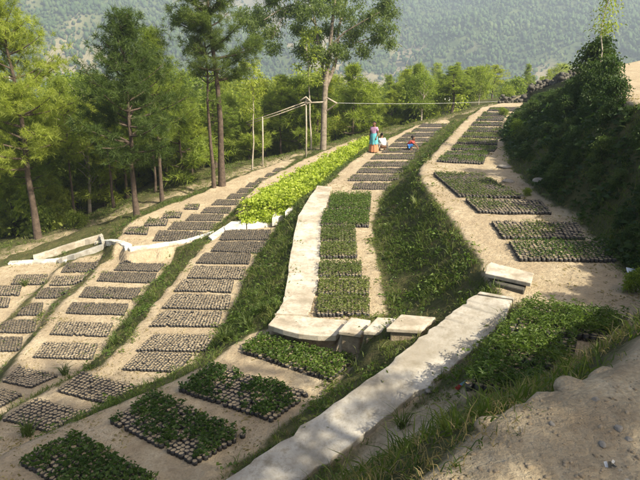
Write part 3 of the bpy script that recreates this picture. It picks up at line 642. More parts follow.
# ------------------------------------------------------------------ trees
def pine(seed, Ht, cb, R, mat, needles=26, nlen=.23, nw=.022, twigs=9, r0=.17, lean=0.0, thin=1.0):
    g = np.random.default_rng(seed); k = 9; zz = np.linspace(0, Ht, k)
    bend = np.cumsum(g.normal(size=(k, 2))*.05*Ht/10, 0); bend -= bend[0]; bend[:, 0] += lean*zz
    tp = np.stack([bend[:, 0], bend[:, 1], zz], 1); tr = r0*(1-.88*np.linspace(0, 1, k)**.9); tr[0] *= 1.25
    tp[0, 2] = -.4
    parts = [tube_np(tp, tr, 8)]; TP = []; TD = []
    z = cb*Ht
    while z < Ht*.985:
        f = (z-cb*Ht)/(Ht*(1-cb)); c = np.array([np.interp(z, zz, tp[:, 0]), np.interp(z, zz, tp[:, 1]), z])
        prof = (.55+.45*math.sin(math.pi*min(1, f*1.25+.12)))*(1-f**2.2)**.8+.08
        for _ in range(int(g.integers(3, 6))):
            if g.random() > thin*(.55+.6*min(1, f*2.5)): continue
            th = g.random()*6.283; ln = R*prof*(.65+.55*g.random()); el = -.05+.75*f+g.normal()*.15
            d = np.array([math.cos(th)*math.cos(el), math.sin(th)*math.cos(el), math.sin(el)])
            t_ = np.linspace(0, 1, 5)[:, None]; cur = c+d*ln*t_+np.array([0, 0, 1])*ln*.22*t_**2
            parts.append(tube_np(cur, np.linspace(.045, .012, 5)*(.5+.7*(1-f))*max(.6, R/1.8), 5))
            nt_ = max(3, int(twigs*(.35+ln/1.4)*(1+.3*g.random())))
            for q_ in range(nt_):
                s_ = .30+.74*(g.random()**.75); b = c+d*ln*s_+np.array([0, 0, 1])*ln*.22*s_**2
                off = g.normal(size=3)*.26*max(.6, R/2)*(.45+.7*s_)*np.array([1, 1, .6]); off[2] += .06
                TP.append(b+off); TD.append(unit(off*.6+d*.5+np.array([0, 0, .5])))
        z += (.30+.25*g.random())*max(.75, Ht/11)
    TP.append(tp[-1]); TD.append(np.array([0, 0, 1.]))
    TP = np.array(TP); TD = np.array(TD); n = len(TP)
    P = np.repeat(TP, needles, 0); D = np.repeat(TD, needles, 0); N = len(P)
    nd = unit(D*.55+g.normal(size=(N, 3))*.75); S = unit(np.cross(nd, g.normal(size=(N, 3))))
    ll = nlen*(.7+.6*g.random((N, 1))); P = P+g.normal(size=(N, 3))*.05
    V = np.stack([P-S*nw*.5, P+S*nw*.5, P+nd*ll-np.array([0, 0, 1])*ll*.12], 1).reshape(-1, 3)
    tv, tf = cat_vf(parts)
    return mesh_np('trunk', tv, tf, [M['bark']], smooth=True), mesh_np('crown', V, np.arange(N*3).reshape(-1, 3), [M[mat]])
def broadleaf(seed, Ht, cb, R, mat, nclump=70, leaves=70, ll=.16, lw=.085, bark='palebark', r0=.10):
    g = np.random.default_rng(seed); tp = np.stack([np.cumsum(g.normal(size=7)*.07), np.cumsum(g.normal(size=7)*.07), np.linspace(-.3, Ht*.85, 7)], 1); tp[:, :2] -= tp[0, :2]
    parts = [tube_np(tp, np.linspace(r0, r0*.25, 7), 7)]; CL = []
    for i in range(nclump):
        f = g.random()**.8; z = Ht*(cb+(1-cb)*f); rad = R*(.45+.55*math.sin(math.pi*min(1, f*.95+.1)))*math.sqrt(g.random())
        th = g.random()*6.28; c = np.array([math.cos(th)*rad, math.sin(th)*rad, z]); CL.append(c)
        if i % 3 == 0:
            zb = max(.2*Ht, z-rad*1.1); b = np.array([np.interp(zb, tp[:, 2], tp[:, 0]), np.interp(zb, tp[:, 2], tp[:, 1]), min(zb, Ht*.8)])
            parts.append(tube_np(np.array([b, b*.5+c*.5+np.array([0, 0, .1]), c]), [r0*.35, r0*.2, r0*.07], 5))
    CL = np.array(CL); P = np.repeat(CL, leaves, 0); N = len(P); o_ = g.normal(size=(N, 3))*np.array([.30, .30, .22])*max(.5, R/1.8)
    V, F = leaves_np(P+o_, o_+g.normal(size=(N, 3))*.3+np.array([0, 0, .05]), ll*(.6+.8*g.random(N)), lw*(.7+.6*g.random(N)), g, .3)
    tv, tf = cat_vf(parts)
    return mesh_np('trunk', tv, tf, [M[bark]], smooth=True), mesh_np('crown', V, F, [M[mat]])
def put_tree(name, meshes, loc, label, group=None, sc=1, rz=0, cat='tree', szz=None):
    r = empty(name, loc, label, cat, group, rz); r.scale = (sc, sc, szz or sc)
    for n_, me in zip(('trunk', 'crown'), meshes): obj(n_, me, r)
    return r
def base_at(u, v, z0): p = at_ground(u, v, z0); return p
hero = [
 ('pine_tree', (38, 238, -8.4), dict(Ht=10.4, cb=.28, R=1.9, mat='needle', seed=101, needles=34, twigs=13, r0=.155, lean=-.03), 'tall bright pine with a bent trunk at the far left of the wood'),
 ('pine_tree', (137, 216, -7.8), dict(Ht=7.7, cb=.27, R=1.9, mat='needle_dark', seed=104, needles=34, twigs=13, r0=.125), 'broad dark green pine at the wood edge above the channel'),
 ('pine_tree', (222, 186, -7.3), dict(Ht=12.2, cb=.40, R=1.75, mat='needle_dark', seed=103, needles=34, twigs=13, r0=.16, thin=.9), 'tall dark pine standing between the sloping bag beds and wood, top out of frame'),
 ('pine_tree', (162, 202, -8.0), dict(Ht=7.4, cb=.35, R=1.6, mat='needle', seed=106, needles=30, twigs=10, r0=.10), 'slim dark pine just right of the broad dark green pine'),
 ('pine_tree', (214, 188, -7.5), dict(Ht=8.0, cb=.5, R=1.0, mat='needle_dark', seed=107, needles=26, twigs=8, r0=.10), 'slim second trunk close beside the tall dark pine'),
]
for nm, b, kw, lab in hero: put_tree(nm, pine(**kw), base_at(*b), lab, 'pines along the wood edge')
# the big pale-barked tree above the lime green shrubs, built limb by limb
ep = base_at(323, 150, -6.3); ed = depth_of(ep)
def epx(u, v, dd=0.0):
    d = ray(u, v); return d*((ed+dd))-ep
er = empty('spreading_tree', ep, 'tall pale trunked tree with open leafy crown above the lime green shrubs', 'tree')
er_parts = []
def limb(pts, r0, r1): er_parts.append(tube_np(np.array([epx(*p) for p in pts]), np.linspace(r0, r1, len(pts)), 9))
limb([(323, 157, 0), (323.5, 140, 0), (324, 115, 0), (325, 92, 0), (326, 82, 0)], .20, .15)
limb([(325, 86, 0), (327, 70, -.1), (330, 50, -.2), (332, 25, -.3), (335, 0, -.4), (338, -25, -.5)], .17, .05)
limb([(326, 86, 0), (333, 70, .2), (338, 52, .4), (338, 30, .5), (345, 5, .6), (352, -18, .8)], .14, .04)
limb([(325, 90, 0), (322, 62, .2), (318, 40, .5), (314, 15, .8), (308, -10, 1.0)], .11, .03)
limb([(331, 45, -.2), (345, 32, -.6), (362, 22, -.9), (380, 12, -1.1)], .06, .02)
limb([(338, 52, .4), (352, 44, .8), (370, 38, 1.1), (388, 30, 1.3)], .05, .015)
limb([(316, 25, .6), (302, 6, .3), (288, 6, .0), (276, 12, -.2), (264, 20, -.3)], .07, .02)
limb([(288, 6, 0), (280, 22, -.1), (272, 38, -.2)], .03, .012)
limb([(318, 42, .5), (306, 42, .2), (298, 34, 0)], .03, .012)
limb([(325, 112, 0), (331, 108, -.2), (336, 104, -.3)], .06, .03)
V, F = cat_vf(er_parts); obj('trunk', mesh_np('trunk', V, F, [M['euca_bark']], smooth=True), er)
g = np.random.default_rng(77); LV = []
for (u, v, r) in [(262, 12, 14), (249, 28, 11), (257, 20, 9), (270, 34, 11), (273, 47, 7), (286, 12, 11), (300, 6, 12), (298, 30, 9), (306, 16, 9), (318, 10, 12), (312, 40, 10), (318, 52, 7), (330, 30, 11), (345, 12, 14), (350, 40, 10), (357, 27, 10), (368, 18, 12), (380, 10, 11), (386, 28, 10), (390, 44, 6), (364, 50, 7), (376, 38, 7), (335, -4, 16), (310, -10, 16), (360, -10, 16), (280, -6, 12), (388, -6, 10), (300, 50, 7), (340, -26, 18), (315, -28, 14), (338, 48, 7), (344, 57, 5), (328, 56, 5), (258, 40, 6), (241, 14, 7), (393, 14, 6), (272, 0, 9)]:
    dd = g.normal()*.9; c = epx(u, v, dd); rm = r/FPX*ed
    for q_ in range(max(3, int(r*1.15))):
        o_ = unit(g.normal(size=3))*rm*(g.random()**.6)*.95; n_ = 74
        pp = c+o_+g.normal(size=(n_, 3))*np.array([.17, .17, .15]); D = g.normal(size=(n_, 3))*.6+np.array([0, 0, -.45])
        LV.append(leaves_np(pp, D, .17*(.7+.6*g.random(n_)), .055*(.7+.6*g.random(n_)), g, .1))
V, F = cat_vf(LV); obj('crown', mesh_np('crown', V, F, [M['euca']]), er)
# pale slim trees of the wood edge
BR = [broadleaf(300+i, Ht, .3, R, mt, 80, 75, .17, .09) for i, (Ht, R, mt) in enumerate(((6.0, 1.7, 'broad'), (7.5, 2.0, 'broad'), (5.0, 1.8, 'broad')))]
PV = [pine(200+i, 10+i*.7, .28+.045*i, 1.75+.12*i, 'needle', 22, .27, .036, 10, .14) for i in range(5)]
SLIM = broadleaf(320, 6.5, .55, .8, 'broad', 26, 60, .15, .07, r0=.055)
for k, (u, v, lab) in enumerate(((252, 170, 'slim pale sapling between the tall dark pine and the timber posts'), (311, 150, 'thin pale stem growing just left of the spreading tree'), (45, 222, 'slim pale trunk just right of the far left pine'))):
    put_tree('slender_tree', SLIM, base_at(u, v, -7.2), lab, None, (.9, 1.1, 1.0)[k], k*2.1)
# the wood: pines and leafy trees down the slope
g = np.random.default_rng(12); placed = []; cnt = 0; tries = 0
while cnt < 285 and tries < 40000:
    tries += 1
    dd = 24+g.random()**1.1*80; u = -60+g.random()*690; p = ray(u, 100)*dd; x, y = p[0], p[1]
    so, _ = sdist(np.array([[x, y]]), OUT); so = so[0]
    if so < 1.6 or so > 75: continue
    if any((x-a)**2+(y-b)**2 < c for a, b, c in placed): continue
    z = H1(x, y); right = u > 395
    bl = g.random() < (.30 if right else .13)
    near = so < 6
    Ht = (4.2+g.random()*3.5) if (right and so < 25) else (6.5+g.random()*4 if near else 10+g.random()*7)
    # tops of the wood stay where the slope's growth puts them: about camera height less a few metres
    dp = depth_of(np.array([x, y, z])); vt = 74+g.random()**1.5*40 if not right else 62+g.random()*34
    zt = dp*(-SP+(240-vt)/FPX*CP); Ht = min(Ht, max(2.6, zt-z))
    if Ht < 2.7 or (u > 560 and so < 12): continue
    placed.append((x, y, 1.5 if near else 2.4))
    if bl: me = BR[int(g.integers(3))]; h0 = (6.0, 7.5, 5.0)[BR.index(me)]
    else: k = int(g.integers(5)); me = PV[k]; h0 = 10+k*.7
    s_ = Ht/h0; w_ = max(s_, .55)*(.9+.35*g.random())
    put_tree('wood_tree' if bl else 'wood_pine', me, (x, y, z), 'leafy tree crowded among the pines of the wood below the terraces' if bl else 'green pine crowded in the wood on the slope below the terraces', 'leafy trees of the wood' if bl else 'pines of the wood', w_, g.random()*6.28, szz=s_); cnt += 1
YP = [pine(260+i, 3.4, .08, 1.15, 'needle', 24, .26, .034, 9, .06) for i in range(3)]
cnt = 0; tries = 0
while cnt < 46 and tries < 8000:
    tries += 1; dd = 22+g.random()*28; u = -40+g.random()*470; p = ray(u, 150)*dd; x, y = p[0], p[1]
    so = sdist(np.array([[x, y]]), OUT)[0][0]
    if so < 2.0 or so > 11 or (u > 215 and so < 3.2) or any((x-a)**2+(y-b)**2 < 1.4 for a, b, c in placed): continue
    placed.append((x, y, 1.0)); k = .75+.75*g.random()
    put_tree('young_pine', YP[int(g.integers(3))], (x, y, H1(x, y)-.05), 'young bushy pine growing low along the edge of the wood', 'young pines at the wood edge', k*(.9+.3*g.random()), g.random()*6.28, szz=k); cnt += 1
# undergrowth along the edge of the wood
SH = [broadleaf(340+i, 1.3+.2*i, .12, .75, mt, 34, 60, .13, .075, 'bark', .03) for i, mt in enumerate(('broad', 'broad', 'shrub', 'shrub'))]
cnt = 0
while cnt < 34:
    dd = 22+g.random()*45; u = -40+g.random()*560; p = ray(u, 150)*dd; x, y = p[0], p[1]
    so, _ = sdist(np.array([[x, y]]), OUT)
    if so[0] < 1.2 or so[0] > 12 or (so[0] < 2.6 and u > 90): continue
    put_tree('undergrowth_bush', SH[int(g.integers(2))], (x, y, H1(x, y)-.05), 'low leafy bush of the undergrowth under the wood', 'undergrowth bushes of the wood', .7+g.random()*1.1, g.random()*6.28, 'bush'); cnt += 1
put_tree('bright_bush', SH[0], base_at(76, 228, -8.0), 'small bright green bush at the wood edge behind the channel', None, .55, 1, 'bush')
# shrubs on the shaded bank, right
n_sh = 0; g = np.random.default_rng(21)
while n_sh < 260:
    x = 4+g.random()*12; y = 7.5+g.random()*26; P_ = np.array([[x, y]])
    su, _ = sdist(P_, UED)
    if x < GX1-.2 and y < GY1: fl = bil(FLAT.astype(float), np.array([x]), np.array([y]))[0]
    else: continue
    z = H1(x, y)
    if fl > .05 or su[0] < -.1 or su[0] > 4.5 or z < ZD+.25: continue
    if y < 11.5 and su[0] > 2.2: continue
    f = min(1, (z-ZD)/2.4)
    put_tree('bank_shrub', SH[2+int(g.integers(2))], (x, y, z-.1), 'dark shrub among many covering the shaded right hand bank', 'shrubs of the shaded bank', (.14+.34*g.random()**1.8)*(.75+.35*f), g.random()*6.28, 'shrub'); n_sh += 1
for k, (u, v, z0, s_, me, lab) in enumerate(((604, 104, -1.9, .62, 3, 'taller dark bush at the crest of the shaded bank, left of the upper path'), (590, 92, -2.2, .85, 2, 'big rounded dark bush at the skyline of the shaded bank'), (598, 84, -2.0, .75, 3, 'dark bush under the thin sapling on the bank crest'), (636, 292, ZD, .28, 0, 'small bright green plant on the earth at the right picture edge'), (517, 136, ZD, .42, 0, 'bright round bush beside the track on the upper terrace'), (503, 116, ZD, .30, 0, 'small bright sapling among the far beds of the upper terrace'), (527, 196, ZD, .16, 0, 'tiny yellow green plant at the right end of the fourth upper bed'))):
    put_tree('crest_bush' if k < 3 else 'small_plant', SH[me], base_at(u, v, z0), lab, None, s_, k*1.3, 'bush' if k < 3 else 'plant')
put_tree('thin_sapling', broadleaf(360, 3.0, .45, .30, 'broad', 16, 50, .10, .045, r0=.03), base_at(598, 86, -2.0), 'thin tall sapling standing against the mountain on the bank crest', None, 1.0, 0)

for k, (x, y, kw, lab) in enumerate((
        (6.9, .9, dict(Ht=8.8, cb=.48, R=2.4, seed=401), 'broad crowned pine uphill of the near end of the upper path'),
        (7.1, 2.9, dict(Ht=6.2, cb=.40, R=1.6, seed=402), 'shortest pine uphill of the upper path'),
        (7.6, -1.0, dict(Ht=10.0, cb=.52, R=2.4, seed=403), 'pine farthest back on the slope above the upper path'),
        (5.3, -.5, dict(Ht=8.6, cb=.36, R=2.2, seed=404), 'pine right of the trodden earth path'),
        (7.9, 1.9, dict(Ht=11.5, cb=.66, R=1.3, seed=405), 'high crowned slim pine beside the upper path'))):
    kw.update(mat='needle', needles=26, twigs=8, r0=.15, nw=.022)
    put_tree('uphill_pine', pine(**kw), (x, y, H1(x, y)), lab, 'pines uphill of the path')
# lime green nursery shrubs: one unbroken mass of leaves
g = np.random.default_rng(31); poly = np.array([p[:2] for p in un2([(240, 210), (256, 200), (274, 189), (302, 173), (332, 158), (362, 144), (368, 147), (347, 165), (320, 186), (304, 201), (287, 210), (258, 213)], -6.2)])
LV = []; k = 0
lo = poly.min(0); hi = poly.max(0)
def inpoly(p):
    ins = False
    for i in range(len(poly)):
        a = poly[i]; b = poly[(i+1) % len(poly)]
        if (a[1] > p[1]) != (b[1] > p[1]) and p[0] < (b[0]-a[0])*(p[1]-a[1])/(b[1]-a[1])+a[0]: ins = not ins
    return ins
while k < 560:
    p = lo+(hi-lo)*g.random(2)
    if not inpoly(p): continue
    k += 1; z = H1(*p); n_ = 56; hh = .14+.30*g.random()
    st_ = np.array([p[0], p[1], z])+np.stack([g.normal(size=n_)*.13, g.normal(size=n_)*.13, .08+g.random(n_)**.7*hh], 1)
    D = np.stack([g.normal(size=n_), g.normal(size=n_), .25+.3*g.random(n_)], 1)
    LV.append(leaves_np(st_, D, .125*(.6+.7*g.random(n_)), .08*(.6+.7*g.random(n_)), g, .25))
V, F = cat_vf(LV); obj('nursery_shrubs', mesh_np('nursery_shrubs', V, F, [M['nursery']]), kind='stuff', label='lime green mass of knee high nursery shrubs below the spreading tree', category='shrubs')

# ------------------------------------------------------------------ grass of banks and margins
def grass_mesh(name, mat, N, blades, lmin, lmax, wid, sel, seed, label, lean=.45):
    g = np.random.default_rng(seed); iy, ix = np.nonzero(sel > 0); wgt = sel[iy, ix]/np.maximum(3, np.hypot(gx[ix], gy[iy]))**1.1
    c = g.choice(len(ix), N, p=wgt/wgt.sum()); x = gx[ix[c]]+(g.random(N)-.5)*GS; y = gy[iy[c]]+(g.random(N)-.5)*GS
    z = bil(Zg, x, y)-.01; P = np.repeat(np.stack([x, y, z], 1), blades, 0)+np.concatenate([g.normal(size=(N*blades, 2))*.025, np.zeros((N*blades, 1))], 1)
    n_ = N*blades; D = unit(np.concatenate([g.normal(size=(n_, 2))*lean, np.ones((n_, 1))], 1)); ll = np.repeat(lmin+(lmax-lmin)*g.random(N)**2, blades)[:, None]*(.6+.6*g.random((n_, 1)))
    S = unit(np.cross(D, g.normal(size=(n_, 3)))); b2 = P+D*ll*.6; tip = P+D*ll+np.concatenate([D[:, :2]*ll*.5, -ll*.18], 1)
    V = np.stack([P-S*wid, P+S*wid, b2+S*wid*.7, tip, b2-S*wid*.7], 1).reshape(-1, 3)
    base = np.arange(n_)[:, None]*5; F = np.concatenate([base+np.array([[0, 1, 2]]), base+np.array([[0, 2, 4]]), base+np.array([[4, 2, 3]])])
    obj(name, mesh_np(name, V, F, [M[mat]]), kind='stuff', label=label, category='grass')
nearU = (SU > -.5) & (SU < 9) & (YY < 8.5)
pat = np.clip(fbm(XX/1.1, YY/1.1, 55, 3)*1.6+.55, 0, 1)
bankm = np.where((VEG > .25) & (SO < 4) & (SU > 0), pat, 0)*np.where((SO > -1), .35, 1)
bankm *= np.where(nearU & (SU < 2.6), .10, 1)
bankm *= LOWG**1.5
bankm *= 1-blur(FLAT.astype(float), 1)*.8
grass_mesh('bank_grass', 'grass', 30000, 5, .05, .26, .006, bankm, 41, 'green grass growing on the banks between the terraces')
dry = np.where((VEG > .3) & (SO < 3) & (SU > 0), 1-pat, 0)*np.where(nearU, np.where(SU < .2, .35, 1.1), .6)
grass_mesh('dry_grass', 'drygrass', 7500, 5, .04, .17, .004, dry, 42, 'dry straw coloured grass on the banks and path margins')
marg = np.where((SO > 0) & (SO < 3.5), 1, 0)*np.clip(fbm(XX/2, YY/2, 56, 3)*1.5+.5, 0, 1)
grass_mesh('margin_grass', 'grass', 6000, 4, .05, .16, .012, marg, 43, 'short thin grass along the edge of the wood')
edge = np.where((SU > -.12) & (SU < 3) & (YY < 8) & (YY > .8), np.clip(fbm(XX/.5, YY/.5, 58, 3)*1.6+.5, 0, 1), 0)
grass_mesh('edge_grass', 'drygrass', 7000, 5, .02, .09, .0022, edge, 44, 'short dry grass on the bank below the trodden path', .7)
grass_mesh('edge_weeds', 'grass', 4500, 5, .02, .10, .003, edge, 45, 'short green weeds on the bank below the trodden path', .8)
def weeds(name, mat, N, sel, seed, label, ll, lw, nl=9, hh=.10):
    g = np.random.default_rng(seed); iy, ix = np.nonzero(sel > 0); w = sel[iy, ix]/np.maximum(4, np.hypot(gx[ix], gy[iy]))
    c = g.choice(len(ix), N, p=w/w.sum()); x = gx[ix[c]]+(g.random(N)-.5)*GS; y = gy[iy[c]]+(g.random(N)-.5)*GS; k = np.repeat(.5+g.random(N)**2*1.4, nl)
    n_ = N*nl; P = np.repeat(np.stack([x, y, bil(Zg, x, y)], 1), nl, 0)+np.stack([g.normal(size=n_)*.05*k, g.normal(size=n_)*.05*k, g.random(n_)*hh*k], 1)
    V, F = leaves_np(P, np.stack([g.normal(size=n_), g.normal(size=n_), .5*g.random(n_)], 1), ll*k*(.6+.8*g.random(n_)), lw*k*(.6+.8*g.random(n_)), g)
    obj(name, mesh_np(name, V, F, [M[mat]]), kind='stuff', label=label, category='weeds')
notflat = 1-blur(FLAT.astype(float), 1)
rb = np.where((SU > 0) & (SU < 6) & (XX > 3.6) & (YY > 8) & (Zg > ZD+.05), notflat*np.clip(fbm(XX/.8, YY/.8, 59, 3)*1.4+.6, 0.05, 1), 0)
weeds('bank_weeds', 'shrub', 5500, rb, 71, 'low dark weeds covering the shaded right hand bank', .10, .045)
ob = np.where((SU > 2) & (SO < -1) & (XX < 8.5) & (Zg < ZD), notflat*np.clip(fbm(XX/.7, YY/.7, 60, 3)*1.8+.35, 0, 1)*LOWG**1.5, 0)
weeds('terrace_weeds', 'seedling', 4800, ob, 72, 'low leafy weeds on the banks between the terraces', .055, .022, 8, .07)
flat_in = np.where((FLAT > 0) & (SO < -.5) & (YY > 5.5) & (YY < 24) & (XX < 8.5), np.clip(fbm(XX/.6, YY/.6, 63, 3)*2+.1, 0.02, 1), 0)
weeds('leaf_litter', 'drygrass', 5200, flat_in, 73, 'dead leaves and straw scattered over the bare earth', .045, .016, 3, .012)
margin_w = np.where((FLAT > 0) & (SO < -.5) & (XX < 8) & (SU > 1.5) & (YY > 6.5), np.clip(blur((~FLAT).astype(float), 5)*2, 0, 1)*(blur((~FLAT).astype(float), 5) > .06), 0)*np.clip(fbm(XX/.9, YY/.9, 64, 3)*2, 0, 1)
weeds('margin_weeds', 'seedling_pale', 1500, margin_w, 74, 'small pale weeds creeping from the banks onto the bare earth', .05, .022, 7, .04)
# separate tall tufts that can be picked out
def tuft(seed, mat, n_=46, ll=.38, wid=.008):
    g = np.random.default_rng(seed); D = unit(np.concatenate([g.normal(size=(n_, 2))*.42, np.ones((n_, 1))], 1)); P = np.concatenate([g.normal(size=(n_, 2))*.03, np.zeros((n_, 1))], 1)
    L_ = ll*(.5+.6*g.random((n_, 1))); S = unit(np.cross(D, g.normal(size=(n_, 3)))); b2 = P+D*L_*.6; tip = P+D*L_+np.concatenate([D[:, :2]*L_*.5, -L_*.2], 1)
    V = np.stack([P-S*wid, P+S*wid, b2+S*wid*.8, tip, b2-S*wid*.8], 1).reshape(-1, 3); b = np.arange(n_)[:, None]*5
    return mesh_np('grass_tuft', V, np.concatenate([b+np.array([[0, 1, 2]]), b+np.array([[0, 2, 4]]), b+np.array([[4, 2, 3]])]), [M[mat]])
TU = [tuft(i, 'seedling_pale') for i in range(3)]
for k, (u, v, z0, s_, lab) in enumerate(((65, 375, ZA, 1.0, 'tall grass tuft standing on the sand between two bare bag beds'), (416, 208, -5, 1.2, 'pale spiky tuft high on the bank right of the green beds'), (384, 213, -5.3, .8, 'small spiky tuft at the bank foot right of the green beds'), (262, 312, -6.2, 1.1, 'tuft nearest the landing on the bank left of the white path'), (248, 330, -6.4, 1.2, 'tuft at the lower end of the bank left of the white path'), (225, 342, -6.5, 1.2, 'broad tuft between the bare bag rows and the top leafy bed'), (128, 328, -7, 1.1, 'upper tuft on the grassy bank between the two left terraces'), (115, 345, -7, 1.2, 'lower tuft on the grassy bank between the two left terraces'), (25, 286, -7.9, 1.1, 'tuft between the two outermost left bag strips'), (402, 428, -5, 1.1, 'green tuft in the dry grass beside the near end of the ramp'), (28, 436, -6.3, 1.3, 'low green tuft at the left picture edge below the half shaded bag bed'))):
    o = obj('grass_tuft', TU[k % 3], label=lab, category='grass tuft', group='single grass tufts'); o.location = base_at(u, v, z0); o.scale = (s_, s_, s_); o.rotation_euler = (0, 0, k)

# ------------------------------------------------------------------ timber posts, rails and wire at the wood edge
pA = base_at(306, 158, -6.9); pB = base_at(262.5, 167, -7.1)
fr = empty('timber_frame', pA, 'grey timber posts carrying two sloping rails beside the wood', 'frame')
def loc_(p): return np.asarray(p)-pA
def dpt(u, v, dep): return ray(u, v)*dep
dA, dB = depth_of(pA), depth_of(pB)
for (p, u, v, dep) in ((pA, 306, 97, dA), (pB, 262.5, 117, dB)):
    m = MB(); t_ = dpt(u, v, dep); m.tube([loc_(p-np.array([0, 0, .3])), loc_((p+t_)/2+np.array([.02, 0, 0])), loc_(t_)], [.045, .042, .035], 8); m.build('post', [M['timber']], fr, smooth=True)
eL = dpt(246, 122.5, dB+.6)
for dz, dyy in ((0, 0), (-.16, .25)):
    m = MB(); a = eL+np.array([0, dyy, dz]); b = dpt(307, 100.5, dA)+np.array([.1, dyy, dz]); m.tube([loc_(a), loc_((a+b)/2+np.array([0, 0, -.04])), loc_(b)], .028, 7); m.build('rail', [M['timber']], fr, smooth=True)
m = MB(); m.tube([loc_(dpt(304, 103, dA-.1)), loc_(dpt(324, 102, dA-.1))], .04, 7); m.build('cross_rail', [M['timber']], fr, smooth=True)
m = MB(); m.tube([loc_(dpt(327, 98, dA-.3)), loc_(dpt(337, 103.5, dA-.3))], .05, 7); m.build('strut', [M['timber']], fr, smooth=True)
m = MB(); m.tube([loc_(dpt(300, 101, dA-.1)), loc_(dpt(306, 97, dA-.1)), loc_(dpt(311, 102, dA-.1))], .05, 7); m.build('brace', [M['timber']], fr, smooth=True)
wpts = [dpt(337, 103, dA-.3)*(1-f)+dpt(560, 97, 47)*f+np.array([0, 0, -.2])*4*f*(1-f) for f in np.linspace(0, 1, 14)]
m = MB(); m.tube(wpts, .008, 5); o = m.build('overhead_wire', [M['wire']], label='thin pale wire strung along the edge of the wood', category='wire'); centred(o, wpts[0])
# hut roof among the trees and far buildings, road on the opposite slope
def hut(name, c, w, d, h, rz, label, mats=('greycon', 'roof'), group=None):
    r = empty(name, c, label, 'house', group, rz)
    m = MB(); m.box((0, 0, h/2-.5), (w/2, d/2, h/2+.5)); m.build('wall', [M[mats[0]]], r)
    m = MB(); e = w*.06+.15
    m.add([(-w/2-e, -d/2-e, h-.1), (w/2+e, -d/2-e, h-.1), (w/2+e, 0, h+d*.28), (-w/2-e, 0, h+d*.28), (-w/2-e, d/2+e, h-.1), (w/2+e, d/2+e, h-.1)], [(0, 1, 2, 3), (3, 2, 5, 4), (0, 3, 4), (1, 5, 2)]); m.build('roof', [M[mats[1]]], r)
    m = MB(); m.box((0, -d/2-.03, .95), (.45, .03, .95)); m.build('door', [M['bark']], r)
    for s in (-1, 1):
        m = MB(); m.box((s*w*.3, -d/2-.03, h*.6), (.4, .03, .35)); m.build('window', [M['darkstone']], r)
hp = dpt(438, 96, 58); hut('small_hut', (hp[0], hp[1], hp[2]-2.2), 2.6, 2.4, 1.9, .3, 'small pale roofed hut half hidden in the wood behind the workers')
for k, (u, v, lab) in enumerate(((146, 8, 'tiny white house high on the opposite mountain slope'), (12, 80, 'far pale house beside the valley road at the left edge'), (208, 20, 'tiny pale house on the mountain left of the tall dark pine'))):
    d = ray(u, v); t_ = np.linspace(380, 1300, 900); pts = d[None]*t_[:, None]; hit = np.nonzero(mz(pts[:, 0], pts[:, 1]) > pts[:, 2])[0]
    if len(hit): p = pts[hit[0]]; hut('far_house', tuple(p), 3.4, 3, 1.8, .2, lab, ('white', 'roof'))
roadL = []; roadR = []
for u in np.linspace(-30, 130, 60):
    d = ray(u, 79+1.5*math.sin(u/18)); t_ = np.linspace(330, 900, 1200); pts = d[None]*t_[:, None]; hit = np.nonzero(mz(pts[:, 0], pts[:, 1]) > pts[:, 2])[0]
    if len(hit):
        p = pts[hit[0]]; roadL.append((p[0], p[1], mz(p[0], p[1])+.8)); roadR.append((p[0], p[1]+7, mz(p[0], p[1])+1.3))
if len(roadL) > 3:
    n_ = len(roadL); V = np.array(roadL+roadR); i = np.arange(n_-1); obj('road', mesh_np('road', V, np.stack([i, i+1, n_+i+1, n_+i], 1), [M['concrete']]), kind='structure')
# far wood on the opposite slope: one mass
g = np.random.default_rng(51)
ico = np.array([(0, 0, 1)]+[(math.cos(a)*.9, math.sin(a)*.9, .45) for a in np.arange(5)*1.2566]+[(math.cos(a)*.9, math.sin(a)*.9, -.35) for a in np.arange(5)*1.2566+.628]+[(0, 0, -1)])
icf = np.array([(0, i+1, (i+1) % 5+1) for i in range(5)]+[(i+1, i+6, (i+1) % 5+1) for i in range(5)]+[((i+1) % 5+1, i+6, (i+1) % 5+6) for i in range(5)]+[(11, (i+1) % 5+6, i+6) for i in range(5)])
N = 140000; X = (g.random(N)-.5)*1300; Y = 340+g.random(N)*820
ok = (np.abs(X) < Y*.56) & (bare_m(X, Y)+g.normal(size=N)*.12 < .53); X = X[ok][:60000]; Y = Y[ok][:60000]; N = len(X); Z = mz(X, Y)
sz = .8+1.5*g.random(N)**1.6; V = ico[None]*(.35+1.1*g.random((N, 12, 1)))*np.stack([sz, sz, sz*(1.0+.8*g.random(N))], 1)[:, None]+np.stack([X, Y, Z+sz*1.2], 1)[:, None]
obj('far_wood', mesh_np('far_wood', V, (icf[None]+np.arange(N)[:, None, None]*12).reshape(-1, 3), [M['farwood']]), kind='stuff', label='scattered dark green wood covering the opposite mountain slope', category='wood')

